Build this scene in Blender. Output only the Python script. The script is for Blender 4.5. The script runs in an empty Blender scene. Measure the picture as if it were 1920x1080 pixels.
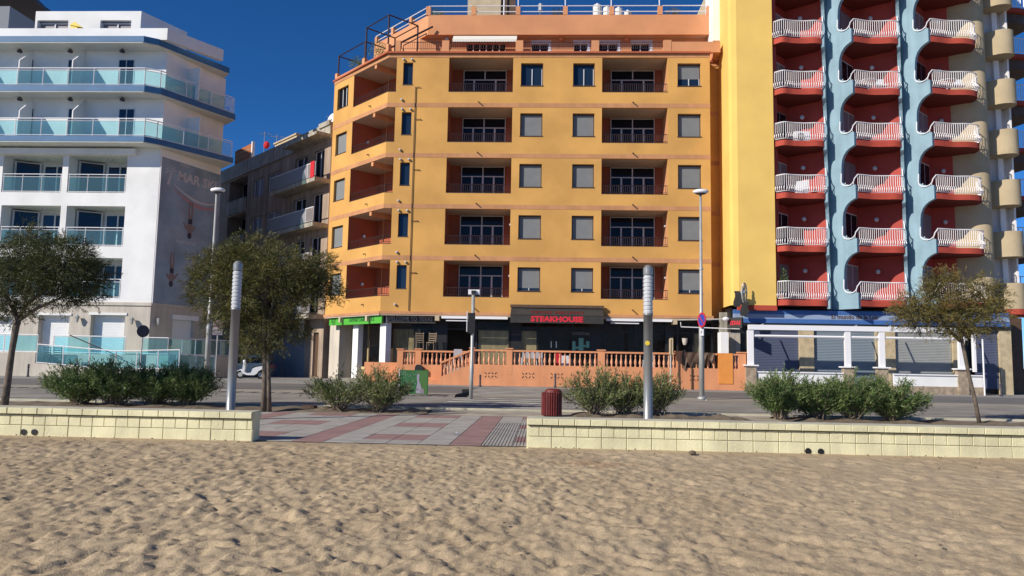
import bpy, math, random
import numpy as np
from mathutils import Vector, Matrix
random.seed(7); NR=np.random.default_rng(11)
SC=bpy.context.scene; C=SC.collection
R_=math.radians
# ---------------------------------------------------------------- camera
F=1420.; YAW=R_(2.5); PIT=math.atan(140/1420.); ROLL=.018; CZ=1.45
cam=bpy.data.cameras.new('camera'); co=bpy.data.objects.new('camera',cam); C.objects.link(co)
RM=Matrix.Rotation(YAW,3,'Z')@Matrix.Rotation(math.pi/2+PIT,3,'X')@Matrix.Rotation(ROLL,3,'Z')
co.matrix_world=Matrix.Translation((0,0,CZ))@RM.to_4x4()
cam.sensor_width=36; cam.lens=F/1920*36; cam.clip_end=3000; cam.clip_start=.1
SC.camera=co
# ---------------------------------------------------------------- sky and sun
AZ=R_(53); EL=R_(30)                      # azimuth of the sun from the facade normal (towards the left), elevation
sdir=Vector((-math.sin(AZ)*math.cos(EL),-math.cos(AZ)*math.cos(EL),math.sin(EL)))
w=bpy.data.worlds.new('World'); SC.world=w; w.use_nodes=True
nt=w.node_tree; bg=nt.nodes['Background']
sky=nt.nodes.new('ShaderNodeTexSky'); sky.sky_type='NISHITA'; sky.sun_disc=False
sky.sun_elevation=EL; sky.sun_rotation=math.atan2(sdir.x,sdir.y)
sky.altitude=3000; sky.air_density=.75; sky.dust_density=.05; sky.ozone_density=5.0
hs=nt.nodes.new('ShaderNodeHueSaturation'); hs.inputs['Hue'].default_value=.503; hs.inputs['Saturation'].default_value=1.2; hs.inputs['Value'].default_value=1.12
nt.links.new(sky.outputs[0],hs.inputs['Color']); nt.links.new(hs.outputs[0],bg.inputs[0]); bg.inputs[1].default_value=.10
sl=bpy.data.lights.new('sun','SUN'); sl.energy=4.6; sl.angle=R_(.5); sl.color=(1,.93,.82)
so=bpy.data.objects.new('sun',sl); C.objects.link(so); so.rotation_euler=sdir.to_track_quat('Z','Y').to_euler(); so.location=(-30,-30,40)
SC.view_settings.view_transform='Standard'; SC.view_settings.look='None'; SC.view_settings.exposure=.22; SC.view_settings.gamma=1
SC.render.engine='CYCLES'; SC.cycles.transparent_max_bounces=24; SC.cycles.max_bounces=10
# ---------------------------------------------------------------- measuring helpers (1920x1080 photo pixels -> world)
def ray(x,y): return RM@Vector(((x-960)/F,-(y-540)/F,-1))
def PY(x,y,Y): d=ray(x,y); return Vector((0,0,CZ))+d*(Y/d.y)
def PZ(x,y,Z): d=ray(x,y); return Vector((0,0,CZ))+d*((Z-CZ)/d.z)
def X(x,y,Y): return PY(x,y,Y).x
def Z(x,y,Y): return PY(x,y,Y).z
# ---------------------------------------------------------------- materials
MATS={}
def mat(name,col,rough=.8,n=0.,ns=3.,bump=0.,bs=40.,metal=0.,streak=0.,spec=None,col2=None,fine=0.,tr=0.,stretch=None,vmin=None):
    if name in MATS: return MATS[name]
    m=bpy.data.materials.new(name); m.use_nodes=True; t=m.node_tree; N=t.nodes; L=t.links
    b=N['Principled BSDF']; b.inputs['Roughness'].default_value=rough; b.inputs['Metallic'].default_value=metal
    if spec is not None: b.inputs['Specular IOR Level'].default_value=spec
    c=(*col,1); b.inputs['Base Color'].default_value=c
    tc=N.new('ShaderNodeTexCoord'); cur=None
    geo=N.new('ShaderNodeNewGeometry')
    def noise(scale,det=4,vec=None):
        q=N.new('ShaderNodeTexNoise'); q.inputs['Scale'].default_value=scale; q.inputs['Detail'].default_value=det
        L.new(vec if vec else geo.outputs['Position'],q.inputs['Vector']); return q.outputs['Fac']
    def ramp(src,a,bb,p0=.35,p1=.65):
        r=N.new('ShaderNodeMapRange'); r.inputs['From Min'].default_value=p0; r.inputs['From Max'].default_value=p1
        r.inputs['To Min'].default_value=a; r.inputs['To Max'].default_value=bb; L.new(src,r.inputs['Value']); return r.outputs[0]
    def mul(prev,fac):
        v=N.new('ShaderNodeVectorMath'); v.operation='SCALE'
        if prev is None: v.inputs[0].default_value=col
        else: L.new(prev,v.inputs[0])
        L.new(fac,v.inputs['Scale']); return v.outputs[0]
    if col2 is not None:
        mx=N.new('ShaderNodeMix'); mx.data_type='RGBA'; mx.inputs[6].default_value=c; mx.inputs[7].default_value=(*col2,1)
        vec=None
        if stretch:
            mp=N.new('ShaderNodeMapping'); mp.inputs['Scale'].default_value=stretch; L.new(geo.outputs['Position'],mp.inputs['Vector']); vec=mp.outputs[0]
        L.new(ramp(noise(ns,6,vec),0,1),mx.inputs[0]); cur=mx.outputs[2]
    if n: cur=mul(cur,ramp(noise(ns*.7+.13,6),1-n,1+n*.5))
    if fine: cur=mul(cur,ramp(noise(90,3),1-fine,1+fine,.3,.7))
    if streak:
        mp=N.new('ShaderNodeMapping'); mp.inputs['Scale'].default_value=(2.2,2.2,.16); L.new(geo.outputs['Position'],mp.inputs['Vector'])
        cur=mul(cur,ramp(noise(1.6,7,mp.outputs[0]),1-streak,1.03,.38,.6))
    if cur is not None: L.new(cur,b.inputs['Base Color'])
    if bump:
        bp=N.new('ShaderNodeBump'); bp.inputs['Strength'].default_value=bump; bp.inputs['Distance'].default_value=.02
        L.new(noise(bs,5),bp.inputs['Height']); L.new(bp.outputs[0],b.inputs['Normal'])
    if tr:
        b.inputs['Transmission Weight'].default_value=tr
    MATS[name]=m; return m
def glassmat(name,tint,diff,fd,fg,rough=.02,ft=.42):
    m=bpy.data.materials.new(name); m.use_nodes=True; t=m.node_tree; N=t.nodes; L=t.links
    for q in list(N): N.remove(q)
    out=N.new('ShaderNodeOutputMaterial'); tp=N.new('ShaderNodeBsdfTransparent'); tp.inputs[0].default_value=(*tint,1)
    df=N.new('ShaderNodeBsdfDiffuse'); df.inputs[0].default_value=(*diff,1)
    gl=N.new('ShaderNodeBsdfGlossy'); gl.inputs['Roughness'].default_value=rough
    fr=N.new('ShaderNodeFresnel'); fr.inputs[0].default_value=1.5
    m1=N.new('ShaderNodeMixShader'); m1.inputs[0].default_value=fd; L.new(tp.outputs[0],m1.inputs[1]); L.new(df.outputs[0],m1.inputs[2])
    mm=N.new('ShaderNodeMath'); mm.operation='MULTIPLY_ADD'; mm.inputs[1].default_value=ft; mm.inputs[2].default_value=fg; L.new(fr.outputs[0],mm.inputs[0])
    m2=N.new('ShaderNodeMixShader'); L.new(mm.outputs[0],m2.inputs[0]); L.new(m1.outputs[0],m2.inputs[1]); L.new(gl.outputs[0],m2.inputs[2])
    L.new(m2.outputs[0],out.inputs[0]); MATS[name]=m; return m
M=dict(
 yellow=mat('ochre_render',(.63,.335,.09),.9,n=.15,ns=.5,streak=0,bump=.15),
 band=mat('salmon_band',(.52,.25,.115),.9,n=.12,ns=.8,streak=.08),
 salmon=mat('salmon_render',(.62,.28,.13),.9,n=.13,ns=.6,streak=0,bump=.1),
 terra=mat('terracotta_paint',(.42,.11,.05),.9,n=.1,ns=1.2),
 soffit=mat('soffit_paint',(.50,.42,.33),.9,n=.1,ns=1),
 terr=mat('terrace_orange',(.68,.29,.135),.9,n=.12,ns=.9,streak=.05,bump=.1),
 terr2=mat('terrace_patch_orange',(.72,.27,.055),.9,n=.05),
 balus=mat('baluster_paint',(.70,.33,.18),.8,n=.15,ns=8),
 dframe=mat('dark_frame',(.06,.035,.025),.5),
 iron=mat('dark_iron',(.045,.02,.018),.6),
 wframe=mat('white_aluminium',(.62,.62,.64),.45),
 gframe=mat('grey_aluminium',(.60,.56,.55),.5),
 shutter=mat('grey_shutter',(.205,.212,.215),.6,n=.06),
 white=mat('white_render',(.80,.795,.775),.9,n=.10,ns=.6,streak=0,bump=.1),
 cream=mat('cream_stone',(.56,.50,.42),.85,n=.10,ns=.8,streak=.12),
 hsoff=mat('hotel_soffit',(.70,.72,.66),.9,n=.05),
 blueedge=mat('blue_slab_edge',(.03,.13,.28),.6,n=.1),
 wshut=mat('white_shutter',(.78,.78,.78),.6,n=.03),
 mural=mat('mural_print',(.22,.31,.40),.7,n=.2,ns=.8,col2=(.29,.35,.42)),
 mtext=mat('mural_pale_print',(.50,.48,.50),.7),
 mpink=mat('mural_red_print',(.40,.22,.24),.7),
 skin=mat('mural_figure_print',(.22,.16,.16),.7), mdark=mat('mural_dark_print',(.03,.03,.06),.7),
 brown=mat('brown_render',(.40,.30,.225),.9,n=.15,ns=1,streak=.3),
 brick=mat('orange_brick',(.42,.14,.05),.9,n=.3,ns=9),
 concrete=mat('concrete',(.42,.38,.31),.9,n=.2,ns=2,streak=.3,bump=.2),
 yel2=mat('yellow_render',(.80,.53,.14),.9,n=.09,ns=.5,streak=0,bump=.1),
 red=mat('red_render',(.40,.06,.045),.85,n=.14,ns=.8),
 redsoff=mat('dark_red_soffit',(.13,.022,.016),.9), redslab=mat('red_slab_edge',(.42,.06,.035),.85,n=.12,ns=2),  # tower soffit: shade under the slabs put into a darker red
 blue=mat('grey_blue_render',(.245,.365,.425),.9,n=.14,ns=1,streak=.06,bump=.2),
 beige=mat('beige_pebbledash',(.46,.37,.235),.95,n=.10,ns=1,fine=.25,bump=.5,bs=60),
 wrail=mat('white_rail_paint',(.82,.80,.80),.4),
 door=mat('pale_door',(.22,.19,.21),.5),
 yrim=mat('yellow_rounded',(.62,.47,.10),.9),
 black=mat('black_paint',(.012,.011,.011),.5), black2=mat('charcoal_canvas',(.035,.033,.03),.8,n=.2),
 redtext=mat('red_lettering',(.62,.02,.035),.5), dredtext=mat('faded_red_lettering',(.12,.006,.012),.6),
 wtext=mat('white_lettering',(.55,.55,.52),.6), greytext=mat('grey_lettering',(.30,.30,.29),.7),
 green=mat('bright_green_panel',(.08,.40,.04),.5), green2=mat('dark_green_lettering',(.02,.12,.03),.5),
 cactus=mat('cactus_green',(.16,.38,.30),.6), ply=mat('plywood',(.66,.50,.25),.7,n=.2,ns=4,streak=.2),
 wood=mat('dark_wood',(.10,.055,.03),.6,n=.2,ns=5), chair=mat('straw_chair_wood',(.26,.19,.12),.7),
 steel=mat('brushed_steel',(.30,.30,.29),.36,metal=.45,n=.05,ns=6), galv=mat('galvanised_pole',(.42,.42,.40),.5,metal=.3,n=.12,ns=4),
 lamphead=mat('ribbed_lamp_plastic',(.50,.51,.52),.35), bin=mat('oxblood_slats',(.15,.022,.018),.45,n=.2,ns=12),
 block=mat('pale_yellow_paint_block',(.73,.68,.43),.85,n=.15,ns=2.2,bump=.35,bs=25,streak=.10),
 mortar=mat('pale_mortar',(.56,.52,.32),.95), bedshade=mat('bed_joint_cap_shade',(.17,.15,.07),.95), captop=mat('worn_concrete_cap',(.50,.47,.36),.9,n=.2,ns=3,fine=.12),  # bed joint carries the cap's shadow line in its colour; mortar is plain
 tileg=mat('grey_paving_tile',(.355,.33,.295),.85,n=.14,ns=2.5,fine=.12,bump=.2), tiler=mat('red_paving_tile',(.285,.17,.155),.85,n=.15,ns=2.5,fine=.12),
 joint=mat('paving_joint',(.33,.30,.265),.95,n=.2,ns=3),
 asphalt=mat('worn_asphalt',(.275,.25,.215),.9,n=.22,ns=.7,fine=.15,col2=(.21,.19,.165)),
 asphalt2=mat('parking_lane_asphalt',(.145,.135,.125),.9,n=.15,ns=.6,fine=.12),
 strip=mat('kerbside_concrete',(.30,.265,.215),.9,n=.18,ns=1,fine=.1), paint=mat('worn_road_paint',(.46,.44,.40),.8,n=.25,ns=1.6),
 soil=mat('planting_soil',(.17,.13,.09),.95,n=.3,ns=5,bump=.6), soil2=mat('sandy_verge',(.37,.32,.25),.95,n=.3,ns=1.5,fine=.2),
 sidewalk=mat('sidewalk_slabs',(.26,.245,.225),.9,n=.15,ns=1,fine=.1), stone=mat('tan_stone_cladding',(.36,.28,.20),.85,n=.3,ns=7),
 bark=mat('tamarisk_bark',(.15,.115,.085),.95,n=.35,ns=9,bump=.6), tarp=mat('blue_awning_canvas',(.045,.13,.36),.7,n=.1), 
 tarpl=mat('light_blue_awning_canvas',(.22,.42,.66),.7), tarpw=mat('grey_white_awning_stripe',(.26,.33,.47),.7),
 gshut=mat('silver_roller_shutter',(.36,.37,.36),.45,metal=.2,n=.06), bshut=mat('blue_grey_roller_shutter',(.20,.245,.29),.5), dshut=mat('navy_roller_shutter',(.085,.10,.16),.5),
 sandst=mat('sand_stone_pillar',(.50,.40,.25),.9,n=.2,ns=5,bump=.3), signred=mat('sign_red',(.50,.02,.03),.4), signblue=mat('sign_blue',(.03,.06,.35),.4),
 signback=mat('sign_grey_back',(.05,.045,.06),.5), pot=mat('terracotta_pot',(.45,.16,.08),.8), towel=mat('red_towel',(.55,.01,.02),.8),
 rubber=mat('tyre_rubber',(.015,.015,.015),.8), scoot=mat('scooter_white',(.70,.70,.70),.25), carp=mat('silver_car_paint',(.30,.31,.32),.25,metal=.4), carb=mat('blue_car_paint',(.03,.07,.20),.25,metal=.3),
 sea=mat('sea_water',(.01,.05,.08),.15), foam=mat('off_white_awning',(.70,.68,.60),.7), tank=mat('white_water_tank',(.66,.66,.62),.5),
 gold=mat('yellow_sticker',(.75,.55,.04),.5), beigew=mat('beige_tower_render',(.52,.42,.28),.9,n=.1), graf=mat('graffiti_blue',(.03,.05,.16),.8), hblue=mat('pale_blue_wall',(.24,.25,.27),.9),
)
def leafmat(name,c1,c2,tl=.25):
    m=bpy.data.materials.new(name); m.use_nodes=True; t=m.node_tree; N=t.nodes; L=t.links; b=N['Principled BSDF']
    g=N.new('ShaderNodeNewGeometry'); q=N.new('ShaderNodeTexNoise'); q.inputs['Scale'].default_value=2.2; q.inputs['Detail'].default_value=3
    L.new(g.outputs['Position'],q.inputs['Vector']); r=N.new('ShaderNodeMapRange'); r.inputs[1].default_value=.38; r.inputs[2].default_value=.62; L.new(q.outputs[0],r.inputs[0])
    rv=N.new('ShaderNodeMath'); rv.operation='MULTIPLY_ADD'; rv.inputs[1].default_value=.5; L.new(g.outputs['Random Per Island'],rv.inputs[0])
    h=N.new('ShaderNodeMath'); h.operation='MULTIPLY'; h.inputs[1].default_value=.6; L.new(r.outputs[0],h.inputs[0]); L.new(h.outputs[0],rv.inputs[2])
    mx=N.new('ShaderNodeMix'); mx.data_type='RGBA'; mx.inputs[6].default_value=(*c1,1); mx.inputs[7].default_value=(*c2,1); L.new(rv.outputs[0],mx.inputs[0])
    L.new(mx.outputs[2],b.inputs['Base Color']); b.inputs['Roughness'].default_value=.6
    tl_=N.new('ShaderNodeBsdfTranslucent'); L.new(mx.outputs[2],tl_.inputs[0]); ms=N.new('ShaderNodeMixShader'); ms.inputs[0].default_value=tl
    L.new(b.outputs[0],ms.inputs[1]); L.new(tl_.outputs[0],ms.inputs[2]); L.new(ms.outputs[0],N['Material Output'].inputs[0]); return m
M['leafA']=leafmat('tamarisk_dark_green',(.024,.042,.013),(.10,.105,.028))
M['leafB']=leafmat('tamarisk_olive',(.045,.060,.014),(.17,.15,.035))
M['leafC']=leafmat('tamarisk_rust_brown',(.075,.078,.02),(.24,.18,.045))
M['olean']=leafmat('oleander_leaf',(.042,.095,.024),(.19,.255,.075))
M['olean2']=leafmat('oleander_sparse_leaf',(.052,.10,.028),(.24,.265,.09))
M['twig']=mat('oleander_twig',(.22,.17,.12),.9)
M['pane']=mat('dark_window_glass',(.010,.012,.018),.06,spec=.2)
M['panew']=mat('blue_window_glass',(.012,.025,.05),.06,spec=.4)
M['rglass']=glassmat('teal_railing_glass',(.72,.92,.94),(.46,.76,.80),.08,.0)
M['rglassc']=glassmat('cyan_railing_glass',(.66,.91,.96),(.40,.78,.86),.08,.0)
M['shopglass']=glassmat('shopfront_glass',(.88,.90,.91),(.02,.02,.02),.06,.0,ft=.16)
# ---------------------------------------------------------------- mesh builder
class MB:
    def __init__(s): s.v=[];s.f=[];s.m=[];s.k=0;s.sm=False
    def add(s,vs,fs):
        o=len(s.v); s.v+= [tuple(v) for v in vs]
        for f in fs: s.f.append(tuple(i+o for i in f)); s.m.append(s.k)
        return s
    def quad(s,a,b,c,d): return s.add([a,b,c,d],[(0,1,2,3)])
    def hexa(s,p):  # 8 points: bottom 4 ccw, top 4
        return s.add(p,[(3,2,1,0),(4,5,6,7),(0,1,5,4),(1,2,6,5),(2,3,7,6),(3,0,4,7)])
    def box(s,x0,x1,y0,y1,z0,z1):
        return s.hexa([(x0,y0,z0),(x1,y0,z0),(x1,y1,z0),(x0,y1,z0),(x0,y0,z1),(x1,y0,z1),(x1,y1,z1),(x0,y1,z1)])
    def cbox(s,c,sx,sy,sz): return s.box(c[0]-sx/2,c[0]+sx/2,c[1]-sy/2,c[1]+sy/2,c[2]-sz/2,c[2]+sz/2)
    def prism(s,poly,z0,z1):
        n=len(poly); return s.add([(p[0],p[1],z0) for p in poly]+[(p[0],p[1],z1) for p in poly],
            [tuple(range(n))[::-1],tuple(range(n,2*n))]+[(i,(i+1)%n,n+(i+1)%n,n+i) for i in range(n)])
    def xprism(s,A,B):  # two matching loops
        n=len(A); return s.add(list(A)+list(B),[tuple(range(n))[::-1],tuple(range(n,2*n))]+[(i,(i+1)%n,n+(i+1)%n,n+i) for i in range(n)])
    def tube(s,pts,rad,seg=8,caps=True):
        pts=[Vector(p) for p in pts]; n=len(pts)
        if not hasattr(rad,'__len__'): rad=[rad]*n
        vs=[]; up=Vector((0,0,1))
        for i,p in enumerate(pts):
            d=(pts[min(i+1,n-1)]-pts[max(i-1,0)]).normalized()
            a=d.cross(up) if abs(d.z)<.95 else d.cross(Vector((0,1,0))); a.normalize(); b=d.cross(a).normalized()
            for k in range(seg):
                t=2*math.pi*k/seg; vs.append(p+(a*math.cos(t)+b*math.sin(t))*rad[i])
        fs=[(i*seg+k,i*seg+(k+1)%seg,(i+1)*seg+(k+1)%seg,(i+1)*seg+k) for i in range(n-1) for k in range(seg)]
        if caps: fs+= [tuple(range(seg))[::-1],tuple(range((n-1)*seg,n*seg))]
        return s.add(vs,fs)
    def bar(s,a,b,r): return s.tube([a,b],r,4)
    def lathe(s,prof,c=(0,0,0),seg=10,axis='z'):
        vs=[];
        for r,z in prof:
            for k in range(seg):
                t=2*math.pi*k/seg; x,y=r*math.cos(t),r*math.sin(t)
                vs.append((c[0]+x,c[1]+y,c[2]+z) if axis=='z' else ((c[0]+z,c[1]+x,c[2]+y) if axis=='x' else (c[0]+x,c[1]+z,c[2]+y)))
        n=len(prof); fs=[(i*seg+k,i*seg+(k+1)%seg,(i+1)*seg+(k+1)%seg,(i+1)*seg+k) for i in range(n-1) for k in range(seg)]
        fs+=[tuple(range(seg))[::-1],tuple(range((n-1)*seg,n*seg))]; return s.add(vs,fs)
    def ball(s,c,r,seg=10,rings=6,sc=(1,1,1)):
        return s.add([(c[0]+r*sc[0]*math.sin(math.pi*i/rings)*math.cos(2*math.pi*k/seg),c[1]+r*sc[1]*math.sin(math.pi*i/rings)*math.sin(2*math.pi*k/seg),c[2]+r*sc[2]*math.cos(math.pi*i/rings)) for i in range(rings+1) for k in range(seg)],
           [(i*seg+k,i*seg+(k+1)%seg,(i+1)*seg+(k+1)%seg,(i+1)*seg+k) for i in range(rings) for k in range(seg)])
    def mesh(s,name,mats):
        me=bpy.data.meshes.new(name); me.from_pydata(s.v,[],s.f)
        for m in (mats if isinstance(mats,(list,tuple)) else [mats]): me.materials.append(M[m] if isinstance(m,str) else m)
        if any(s.m): me.polygons.foreach_set('material_index',s.m)
        if s.sm: me.polygons.foreach_set('use_smooth',[True]*len(me.polygons))
        me.update(); return me
    def build(s,name,mats,parent=None,**kw): return obj(name,s.mesh(name,mats),parent,**kw)
def obj(name,me,parent=None,label=None,cat=None,group=None,kind=None,loc=None,rz=None):
    o=bpy.data.objects.new(name,me); C.objects.link(o)
    if parent is not None: o.parent=parent
    tag(o,label,cat,group,kind)
    if loc is not None: o.location=loc
    if rz is not None: o.rotation_euler.z=rz
    return o
def tag(o,label=None,cat=None,group=None,kind=None):
    for k,v in (('label',label),('category',cat),('group',group),('kind',kind)):
        if v: o[k]=v
def thing(name,label,cat,loc=(0,0,0),group=None,rz=0,world=True):
    """Empty at the base of the thing. world=True: its parts are written in world coordinates."""
    o=bpy.data.objects.new(name,None); C.objects.link(o); o.location=loc; o.rotation_euler.z=rz; o.empty_display_size=.3
    tag(o,label,cat,group)
    if world and not rz: WORLD.add(o.name); 
    return o
WORLD=set()
def finish():
    # parts written in world coordinates keep their place under an Empty that stands at the thing's base
    for o in list(C.objects):
        if o.parent is None and o.name in WORLD:
            for ch in o.children: ch.location=Vector(ch.location)-Vector(o.location)
def copy_tree(o,loc=None,rz=None,label=None,parent=None):
    c=o.copy(); C.objects.link(c); c.parent=parent
    if loc is not None: c.location=loc
    if rz is not None: c.rotation_euler.z=rz
    if label: c['label']=label
    for ch in o.children: copy_tree(ch,parent=c)
    return c
def text(name,s,size,mt,origin,u,n,parent,ext=.01,ax='CENTER',sx=1.,bold=0.,skew=0.,**kw):
    """flat lettering standing proud of a wall; origin = world centre of the baseline, u = reading direction, n = outward normal"""
    cu=bpy.data.curves.new(name,'FONT'); cu.body=s; cu.size=size; cu.align_x=ax; cu.extrude=ext; cu.offset=bold; cu.shear=skew; cu.resolution_u=2
    t=bpy.data.objects.new(name,cu); C.objects.link(t); dg=bpy.context.evaluated_depsgraph_get(); dg.update()
    me=bpy.data.meshes.new_from_object(t.evaluated_get(dg)); bpy.data.objects.remove(t)
    u=Vector(u).normalized(); n=Vector(n).normalized(); up=n.cross(u)
    for v in me.vertices:
        q=v.co.copy(); v.co=Vector(origin)+u*q.x*sx+up*q.y+n*(q.z+ext)
    me.materials.clear(); me.materials.append(M[mt]); me.name=name
    return obj(name,me,parent,**kw)
# facade frame: O (x,y), u along, outward n
class Fac:
    def __init__(s,O,E):
        s.O=Vector((O[0],O[1],0)); d=Vector((E[0]-O[0],E[1]-O[1],0)); s.L=d.length; s.u=d/s.L; s.n=Vector((s.u.y,-s.u.x,0))
    def W(s,a,z,d=0.): p=s.O+s.u*a-s.n*d; return Vector((p.x,p.y,z))
    def hit(s,px,py):
        r=ray(px,py); c=Vector((0,0,CZ)); t=(s.O-c).dot(s.n)/r.dot(s.n); p=c+r*t; return (p-s.O).dot(s.u),p.z
    def a(s,px,py): return s.hit(px,py)[0]
    def z(s,px,py): return s.hit(px,py)[1]
    def box(s,mb,a0,a1,z0,z1,d0,d1):  # d negative = proud
        return mb.hexa([s.W(a0,z0,d0),s.W(a1,z0,d0),s.W(a1,z0,d1),s.W(a0,z0,d1),s.W(a0,z1,d0),s.W(a1,z1,d0),s.W(a1,z1,d1),s.W(a0,z1,d1)])
    def wall(s,mb,a0,a1,z0,z1,holes,th=.25):
        As=sorted(set([a0,a1]+[h[i] for h in holes for i in (0,1) if a0<=h[i]<=a1])); Zs=sorted(set([z0,z1]+[h[i] for h in holes for i in (2,3) if z0<=h[i]<=z1]))
        for j in range(len(Zs)-1):
            run=None
            for i in range(len(As)-1):
                am=(As[i]+As[i+1])/2; zm=(Zs[j]+Zs[j+1])/2
                hole=any(h[0]<am<h[1] and h[2]<zm<h[3] for h in holes)
                if not hole and run is None: run=As[i]
                if (hole or i==len(As)-2) and run is not None:
                    e=As[i] if hole else As[i+1]
                    mb.quad(s.W(run,Zs[j]),s.W(e,Zs[j]),s.W(e,Zs[j+1]),s.W(run,Zs[j+1])); run=None
        for h in holes:
            A0,A1,B0,B1=h[:4]; t=h[4] if len(h)>4 else th
            mb.quad(s.W(A0,B0),s.W(A0,B0,t),s.W(A0,B1,t),s.W(A0,B1)); mb.quad(s.W(A1,B0,t),s.W(A1,B0),s.W(A1,B1),s.W(A1,B1,t))
            mb.quad(s.W(A0,B0),s.W(A1,B0),s.W(A1,B0,t),s.W(A0,B0,t)); mb.quad(s.W(A0,B1,t),s.W(A1,B1,t),s.W(A1,B1),s.W(A0,B1))
# ================================================================ THE SETTING
def gz(y):   # the ground rises gently from the pavement to the far side of the road
    return 0. if y<20 else min(.2,.2*(y-20)/16)
def sheet(name,mt,x0,x1,y0,y1,dz=0.,kind='structure',parent=None,nx=1,label=None):
    mb=MB(); ys=[y0]+[y for y in (20,36) if y0<y<y1]+[y1]
    for a,b in zip(ys,ys[1:]): mb.quad((x0,a,gz(a)+dz),(x1,a,gz(a)+dz),(x1,b,gz(b)+dz),(x0,b,gz(b)+dz))
    return mb.build(name,mt,parent,kind=kind,label=label)
# one sheet reaching the horizon
sheet('ground','soil2',-900,900,-900,1500,-.06)
MB().box(-900,900,-900,-26,-.5,-.02).build('sea_water','sea',kind='structure')
# sand: real relief of footprints and scuffs
def sand():
    x0,x1,y0,y1,s=-14.0,14.0,3.6,13.42,.0245
    nx=int((x1-x0)/s)+1; ny=int((y1-y0)/s)+1
    xs=np.linspace(x0,x1,nx); ys=np.linspace(y0,y1,ny)
    H=np.zeros((ny,nx))
    def band(lo,hi,amp,ax=1.,ay=1.):
        w=NR.standard_normal((ny,nx)); f=np.fft.rfft2(w); ky=np.fft.fftfreq(ny,s)[:,None]*ay; kx=np.fft.rfftfreq(nx,s)[None]*ax
        k=np.sqrt(kx**2+ky**2); g=np.exp(-(k*lo)**2)*(1-np.exp(-(k*hi)**2)); h=np.fft.irfft2(f*g,(ny,nx)); return h/h.std()*amp
    XX,YY=np.meshgrid(xs,ys)
    rough=np.clip(.95-.55*np.clip((XX*.9-(YY-9)*.05+.5)/5.5,0,1)-.42*np.clip((YY-8.5)/4,0,1),.16,1)
    H+=band(.30,.9,.014)+rough*band(.20,.5,.010)+rough*(band(.11,.30,.009,1.,1.5)+band(.035,.12,.0065,1,2.2))+band(.022,.06,.0036)
    H=H-.22*np.abs(band(.13,.4,.022,1.,1.3))*rough      # creases between the mounds
    for i in range(4400):
        cx=NR.uniform(x0,x1); cy=3.6+(9.8)*NR.uniform(0,1)**1.15; r=np.clip(.95-.6*np.clip((cx*.9+.5)/5.5,0,1)-.35*np.clip((cy-8.5)/4,0,1),.2,1)
        if NR.uniform()>r+.15: continue
        a=NR.uniform(.035,.075); b=a*NR.uniform(1.3,2.3); th=NR.normal(.5,.9); d=NR.uniform(.007,.030)*r
        R=b*2.6; i0=max(0,int((cx-R-x0)/s)); i1=min(nx,int((cx+R-x0)/s)+1); j0=max(0,int((cy-R-y0)/s)); j1=min(ny,int((cy+R-y0)/s)+1)
        if i1<=i0 or j1<=j0: continue
        dx=XX[j0:j1,i0:i1]-cx; dy=YY[j0:j1,i0:i1]-cy; c,sn=math.cos(th),math.sin(th); u=(dx*c+dy*sn)/b; v=(-dx*sn+dy*c)/a
        q=u*u+v*v; H[j0:j1,i0:i1]+= -d*np.exp(-q**2.2)+ .34*d*np.exp(-((np.sqrt(q)-1.55)/.38)**2)*(1+.8*u)
    H-=H.mean(); H*=np.clip((13.42-YY)/.9,.15,1)*.62; H-=.02; H+= .01*np.clip((YY-12.3),0,1)
    gap=(XX>-5.1)&(XX<-.25); H=np.where(gap,H-.02*np.clip((YY-12.8)/.5,0,1),H)
    vs=np.stack([XX,YY,H+.012],-1).reshape(-1,3).astype(np.float32)
    idx=(np.arange(ny-1)[:,None]*nx+np.arange(nx-1)[None]).reshape(-1); q=np.stack([idx,idx+1,idx+nx+1,idx+nx],-1).astype(np.int32)
    me=bpy.data.meshes.new('sand'); me.vertices.add(len(vs)); me.vertices.foreach_set('co',vs.ravel())
    me.loops.add(q.size); me.loops.foreach_set('vertex_index',q.ravel()); me.polygons.add(len(q)); me.polygons.foreach_set('loop_start',np.arange(0,q.size,4,dtype=np.int32))
    me.polygons.foreach_set('use_smooth',np.ones(len(q),bool)); me.update(calc_edges=True); return me
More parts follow.
